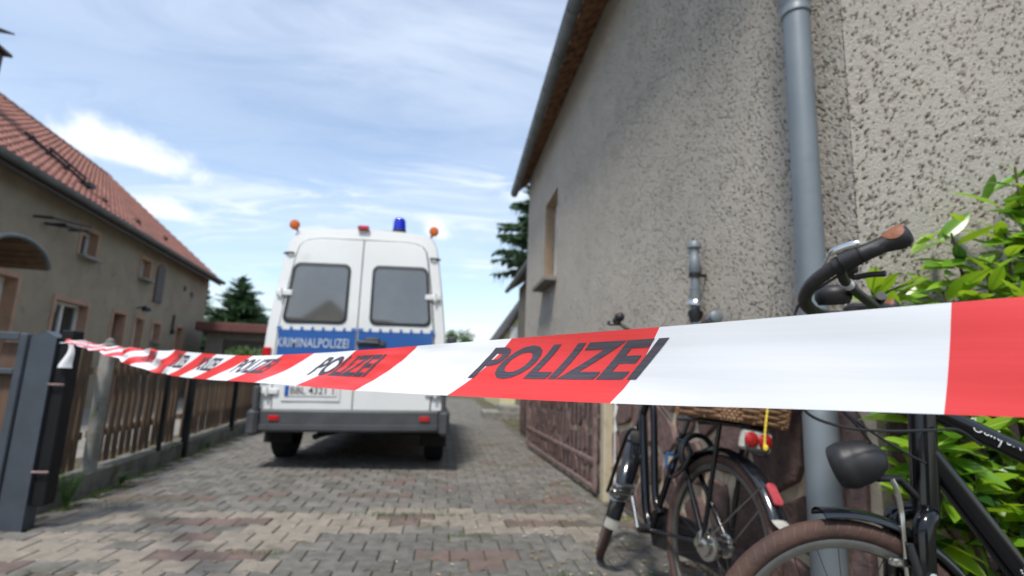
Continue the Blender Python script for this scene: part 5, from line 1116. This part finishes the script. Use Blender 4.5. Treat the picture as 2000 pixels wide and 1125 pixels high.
def shrub(root, stems, nleaf, up_bias=.5, dark=.0):
    """stems: list of polylines in world space; leaves spiral round their upper part"""
    tw = []
    for st in stems:
        pts = curve(st, 6); mb = MB(); mb.tube(pts, [.007 * (1 - .7 * i / (len(pts) - 1)) + .0015 for i in range(len(pts))], 6); pr(mb.build('stem', 'bark', root, 50), root); tw.append(pts)
    per = nleaf // len(stems)
    for pts in tw:
        L = len(pts)
        for i in range(per):
            t = .60 + .40 * (i + random.random() * .6) / per; idx = min(L - 2, int(t * (L - 1))); p = pts[idx].lerp(pts[idx + 1], t * (L - 1) - idx); d_ = (pts[idx + 1] - pts[idx]).normalized()
            az_ = i * 2.4 + random.uniform(-.4, .4); side_ = Vector((math.cos(az_), .6 * math.sin(az_) - .15, 0)); out_ = (side_ + d_ * (.1 + .5 * t) + Vector((0, 0, random.uniform(-.45, .15)))).normalized()
            if p.y + out_.y * .15 > CY - .05 and p.x > WX - .15: out_.y = -abs(out_.y) * .5; out_.normalize()
            upv = Vector((random.uniform(-.4, .4), random.uniform(-1.0, -.1), 1)).normalized(); yv = upv.cross(out_).normalized(); zv = out_.cross(yv)
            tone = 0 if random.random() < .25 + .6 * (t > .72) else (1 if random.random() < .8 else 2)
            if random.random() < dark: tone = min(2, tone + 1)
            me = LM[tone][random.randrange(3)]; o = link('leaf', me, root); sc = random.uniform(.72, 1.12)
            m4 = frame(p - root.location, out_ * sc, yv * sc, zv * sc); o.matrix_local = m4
lau = empty('laurel_shrub', (1.95, 1.52, 0), label='glossy light green laurel shrub growing against the gable wall', cat='shrub')
stems = []
for (x, y_, z, bx) in ((1.46, 1.50, .86, 1.6), (1.47, 1.53, .72, 1.6), (1.52, 1.60, .98, 1.65), (1.42, 1.60, 1.36, 1.6), (1.50, 1.62, 1.33, 1.62), (1.66, 1.5, .92, 1.75), (1.72, 1.45, .80, 1.8), (1.85, 1.42, .72, 1.9), (1.66, 1.44, .64, 1.8), (1.80, 1.38, .95, 1.9), (1.70, 1.60, 1.36, 1.8), (1.83, 1.56, 1.46, 1.85), (1.78, 1.62, 1.58, 1.85), (1.95, 1.58, 1.60, 1.95), (1.92, 1.54, 1.40, 1.95), (2.05, 1.58, 1.70, 2.0), (2.08, 1.62, 1.86, 2.05), (2.12, 1.5, 1.45, 2.1), (1.95, 1.40, .85, 2.0), (2.05, 1.42, 1.0, 2.05), (2.2, 1.5, 1.6, 2.15), (1.9, 1.5, 1.15, 1.95), (1.60, 1.62, 1.15, 1.7)):
    b_ = Vector((1.95 + (bx - 1.95) * .5, 1.52, -.02)); e_ = Vector((x, y_, z)); m1 = b_.lerp(e_, .5) + Vector((.04, .02, .10)); stems.append([tuple(b_), tuple(m1), tuple(b_.lerp(e_, .8) + Vector((.0, 0, .06))), tuple(e_)])
shrub(lau, stems, 276, dark=.1)
inner = MB(); tmpl = [LM[t_][0] for t_ in (1, 2)]
def inner_leaf(p, tone):
    out_ = Vector((random.uniform(-1, 1), random.uniform(-.8, .3), random.uniform(-.4, .4))).normalized(); upv = Vector((random.uniform(-.5, .5), random.uniform(-1, 0), 1)).normalized(); yv = upv.cross(out_).normalized(); zv = out_.cross(yv); sc = random.uniform(.7, 1.1)
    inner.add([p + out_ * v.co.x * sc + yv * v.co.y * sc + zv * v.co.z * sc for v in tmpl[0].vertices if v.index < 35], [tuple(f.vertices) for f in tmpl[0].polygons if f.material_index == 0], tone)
for st in stems:
    e_ = Vector(st[-1]); b_ = Vector(st[1])
    for i in range(26):
        p = b_.lerp(e_, random.uniform(.35, .97)) + Vector((random.gauss(0, .05), random.gauss(0, .035), random.gauss(0, .05)))
        if p.y > CY - .12: p.y = CY - .12
        if p.x < 1.44: continue
        inner_leaf(p, random.choice((0, 0, 1, 1, 2)))
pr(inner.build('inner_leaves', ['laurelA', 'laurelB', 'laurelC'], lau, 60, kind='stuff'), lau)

def fronds(mb, p, d, L, w_, n, droop):
    """a drooping conifer branch: two ranks of needle twigs"""
    d = Vector(d).normalized(); s_ = d.cross(Vector((0, 0, 1))).normalized()
    for i in range(n):
        t = (i + .3) / n; q = Vector(p) + d * (L * t) + Vector((0, 0, -droop * L * t * t))
        for sg in (-1, 1):
            l_ = w_ * (1 - .75 * t) * random.uniform(.7, 1.2); e_ = q + (s_ * sg * .75 + d * .55).normalized() * l_ + Vector((0, 0, -l_ * random.uniform(.15, .55))); wd = l_ * .16
            mid = q.lerp(e_, .5) + Vector((0, 0, l_ * .06)); mb.add([q + d * wd, q - d * wd, mid - d * wd * 1.3, e_, mid + d * wd * 1.3], [(0, 1, 2, 3, 4)])
        l_ = w_ * .45; mb.add([q - s_ * l_ * .12, q + s_ * l_ * .12, q + Vector((d.x * .1, d.y * .1, -l_ * random.uniform(.6, 1.1)))], [(0, 1, 2)])
    e_ = Vector(p) + d * L + Vector((0, 0, -droop * L)); mb.add([e_ - d * L * .2 + s_ * .06, e_ - d * L * .2 - s_ * .06, e_ + d * .12], [(0, 1, 2)])
def spruce(name, base, H, rad, label, z0=.4, whorls=16, per=9, group=None, droop=.22):
    root = empty(name, base, label=label, cat='tree', group=group); b_ = Vector(base)
    mb = MB(); mb.tube([b_, b_ + Vector((0, 0, H * .5)), b_ + Vector((0, 0, H))], [H * .02, H * .012, .01], 8); pr(mb.build('trunk', 'bark', root, 50), root)
    mb = MB()
    for i in range(whorls):
        t = i / (whorls - 1); z = z0 + (H - z0 - .15) * t; L0 = rad * (1 - t) ** .8 + .12
        for j in range(per):
            a_ = j * 2 * math.pi / per + i * .9 + random.uniform(-.3, .3); L = L0 * random.uniform(.75, 1.1)
            fronds(mb, b_ + Vector((0, 0, z + random.uniform(-.2, .2))), (math.cos(a_), math.sin(a_), .12 + .5 * t), L, L0 * .36 + .10, max(6, int(L * 8)), droop)
    pr(mb.build('crown', 'needle', root), root)
spruce('spruce_tree', (-10.0, 27, -.09), 5.6, 3.3, 'small dark spruce rising behind the garage roof', whorls=24, per=15)
spruce('spruce_tree', (-12.6, 29, -.09), 5.5, 1.7, 'spruce half hidden behind the far corner of the long house', whorls=18, per=10)
spruce('spruce_tree', (4.85, 20.0, -.09), 13.0, 3.4, 'tall dark spruce whose drooping boughs reach past the roughcast house', z0=5.6, whorls=20, per=17, droop=.13)
def broad_tree(base, H, rad, label, n=5200, trunk=.14, cat='tree', name='broadleaf_tree', zc=.62):
    root = empty(name, base, label=label, cat=cat); b_ = Vector(base)
    mb = MB(); mb.tube([b_, b_ + Vector((.05, 0, H * .4)), b_ + Vector((0, 0, H * .75))], [trunk, trunk * .7, trunk * .2], 8)
    cl_ = []
    for i in range(26):
        a_ = random.random() * 6.283; e_ = random.uniform(-.7, 1.); rr2 = rad * random.uniform(.45, .95); c_ = b_ + Vector((math.cos(a_) * rr2 * math.cos(e_), math.sin(a_) * rr2 * math.cos(e_), H * zc + H * (1 - zc) * .85 * math.sin(e_)))
        cl_.append((c_, rad * random.uniform(.22, .42))); mb.tube([b_ + Vector((0, 0, H * .35)), b_.lerp(c_, .6) + Vector((0, 0, H * .12)), c_], [trunk * .3, trunk * .15, .01], 5)
    pr(mb.build('trunk', 'bark', root, 50), root); mb = MB()
    for i in range(n):
        c_, r2 = random.choice(cl_); v_ = Vector((random.gauss(0, 1), random.gauss(0, 1), random.gauss(0, 1))).normalized() * r2 * random.random() ** .4; p = c_ + v_; s_ = random.uniform(.05, .10) * (rad / 1.6) ** .5
        a1 = Vector((random.gauss(0, 1), random.gauss(0, 1), random.gauss(0, .6))).normalized(); a2 = a1.orthogonal().normalized()
        mb.add([p - a1 * s_, p + a2 * s_ * .5, p + a1 * s_, p - a2 * s_ * .5], [(0, 1, 2, 3)])
    pr(mb.build('crown', 'broad', root), root)
broad_tree((.95, 36, -.09), 4.45, 1.5, 'round green tree seen far down the driveway past the van')
broad_tree((-4.0, 44, -.09), 5.0, 2.2, 'broad green tree hidden behind the parked van')
broad_tree((4.2, 48, -.09), 4.2, 2.2, 'far green tree standing behind the yellow house')
spruce('spruce_tree', (2.62, 42, -.09), 3.6, .7, 'tiny far conifer tip beyond the yellow house', whorls=12, per=8)
broad_tree((-4.65, 13.4, -.09), 1.75, .62, 'bushy green shrub between the garage and the van', n=2600, trunk=.04, cat='shrub', name='garden_shrub', zc=.55)
broad_tree((-5.9, 15.0, -.09), 1.45, .4, 'small leafy shrub in front of the garage door', n=1200, trunk=.03, cat='shrub', name='garden_shrub', zc=.55)
def weed(p, h, n, label):
    root = empty('weed', p, label=label, cat='weed', group=None); b_ = Vector(p); mb = MB()
    for i in range(n):
        a_ = random.random() * 6.283; d_ = Vector((math.cos(a_) * .35, math.sin(a_) * .35, 1)).normalized(); hh = h * random.uniform(.5, 1.1)
        mb.tube([b_, b_ + d_ * hh * .5, b_ + d_ * hh + Vector((0, 0, -.01))], .0016, 4)
        for j in range(7):
            q = b_ + d_ * hh * (.25 + .75 * j / 6); a2 = random.random() * 6.283; l_ = random.uniform(.018, .036); o_ = Vector((math.cos(a2), math.sin(a2), random.uniform(-.1, .5))).normalized(); s_ = o_.cross(Vector((0, 0, 1))).normalized() * l_ * .32
            mb.add([q, q + o_ * l_ * .5 + s_, q + o_ * l_, q + o_ * l_ * .5 - s_], [(0, 1, 2, 3)])
    pr(mb.build('foliage', 'weed', root), root)
weed((-2.54, 4.22, 0), .25, 34, 'tall green weed at the near end of the kerb wall beside the gate post')
weed((-2.64, 5.05, 0), .10, 16, 'low green weed halfway along the kerb wall under thin pickets')
weed((-2.88, 7.3, 0), .14, 12, 'green weed at the kerb wall past the black fence post')
weed((-3.08, 9.3, 0), .20, 16, 'leafy weed at the far end of the kerb wall close to the van')

sh_ = empty('street_house', (-5.6, -18, 0), label='gabled house across the street, mirrored in the van window', cat='house')
mb = MB(); mb.add([(-10.2, -14, -.1), (-1.0, -14, -.1), (-1.0, -14, 3.0), (-5.6, -14, 6.9), (-10.2, -14, 3.0)], [(0, 1, 2, 3, 4)]); mb.add([(-10.2, -24, -.1), (-1.0, -24, -.1), (-1.0, -24, 3.0), (-5.6, -24, 6.9), (-10.2, -24, 3.0)], [(4, 3, 2, 1, 0)])
for x in (-10.2, -1.0): mb.add([(x, -14, -.1), (x, -24, -.1), (x, -24, 3.0), (x, -14, 3.0)], [(0, 1, 2, 3)])
pr(mb.build('wall', 'lh_wall', sh_), sh_)
mb = MB()
for x in (-10.7, -.5): mb.add([(x, -13.7, 2.65), (x, -24.3, 2.65), (-5.6, -24.3, 7.0), (-5.6, -13.7, 7.0), (x, -13.7, 2.85), (x, -24.3, 2.85), (-5.6, -24.3, 7.2), (-5.6, -13.7, 7.2)], [(0, 1, 2, 3), (4, 5, 6, 7), (0, 4, 7, 3), (0, 1, 5, 4)])
pr(mb.build('roof', 'rooftile_dark', sh_), sh_)
for x in (-7.5, -3.7): mb = MB(); mb.box((x, -13.98, 1.7), (1.1, .06, 1.3)); pr(mb.build('window', 'glass', sh_), sh_)
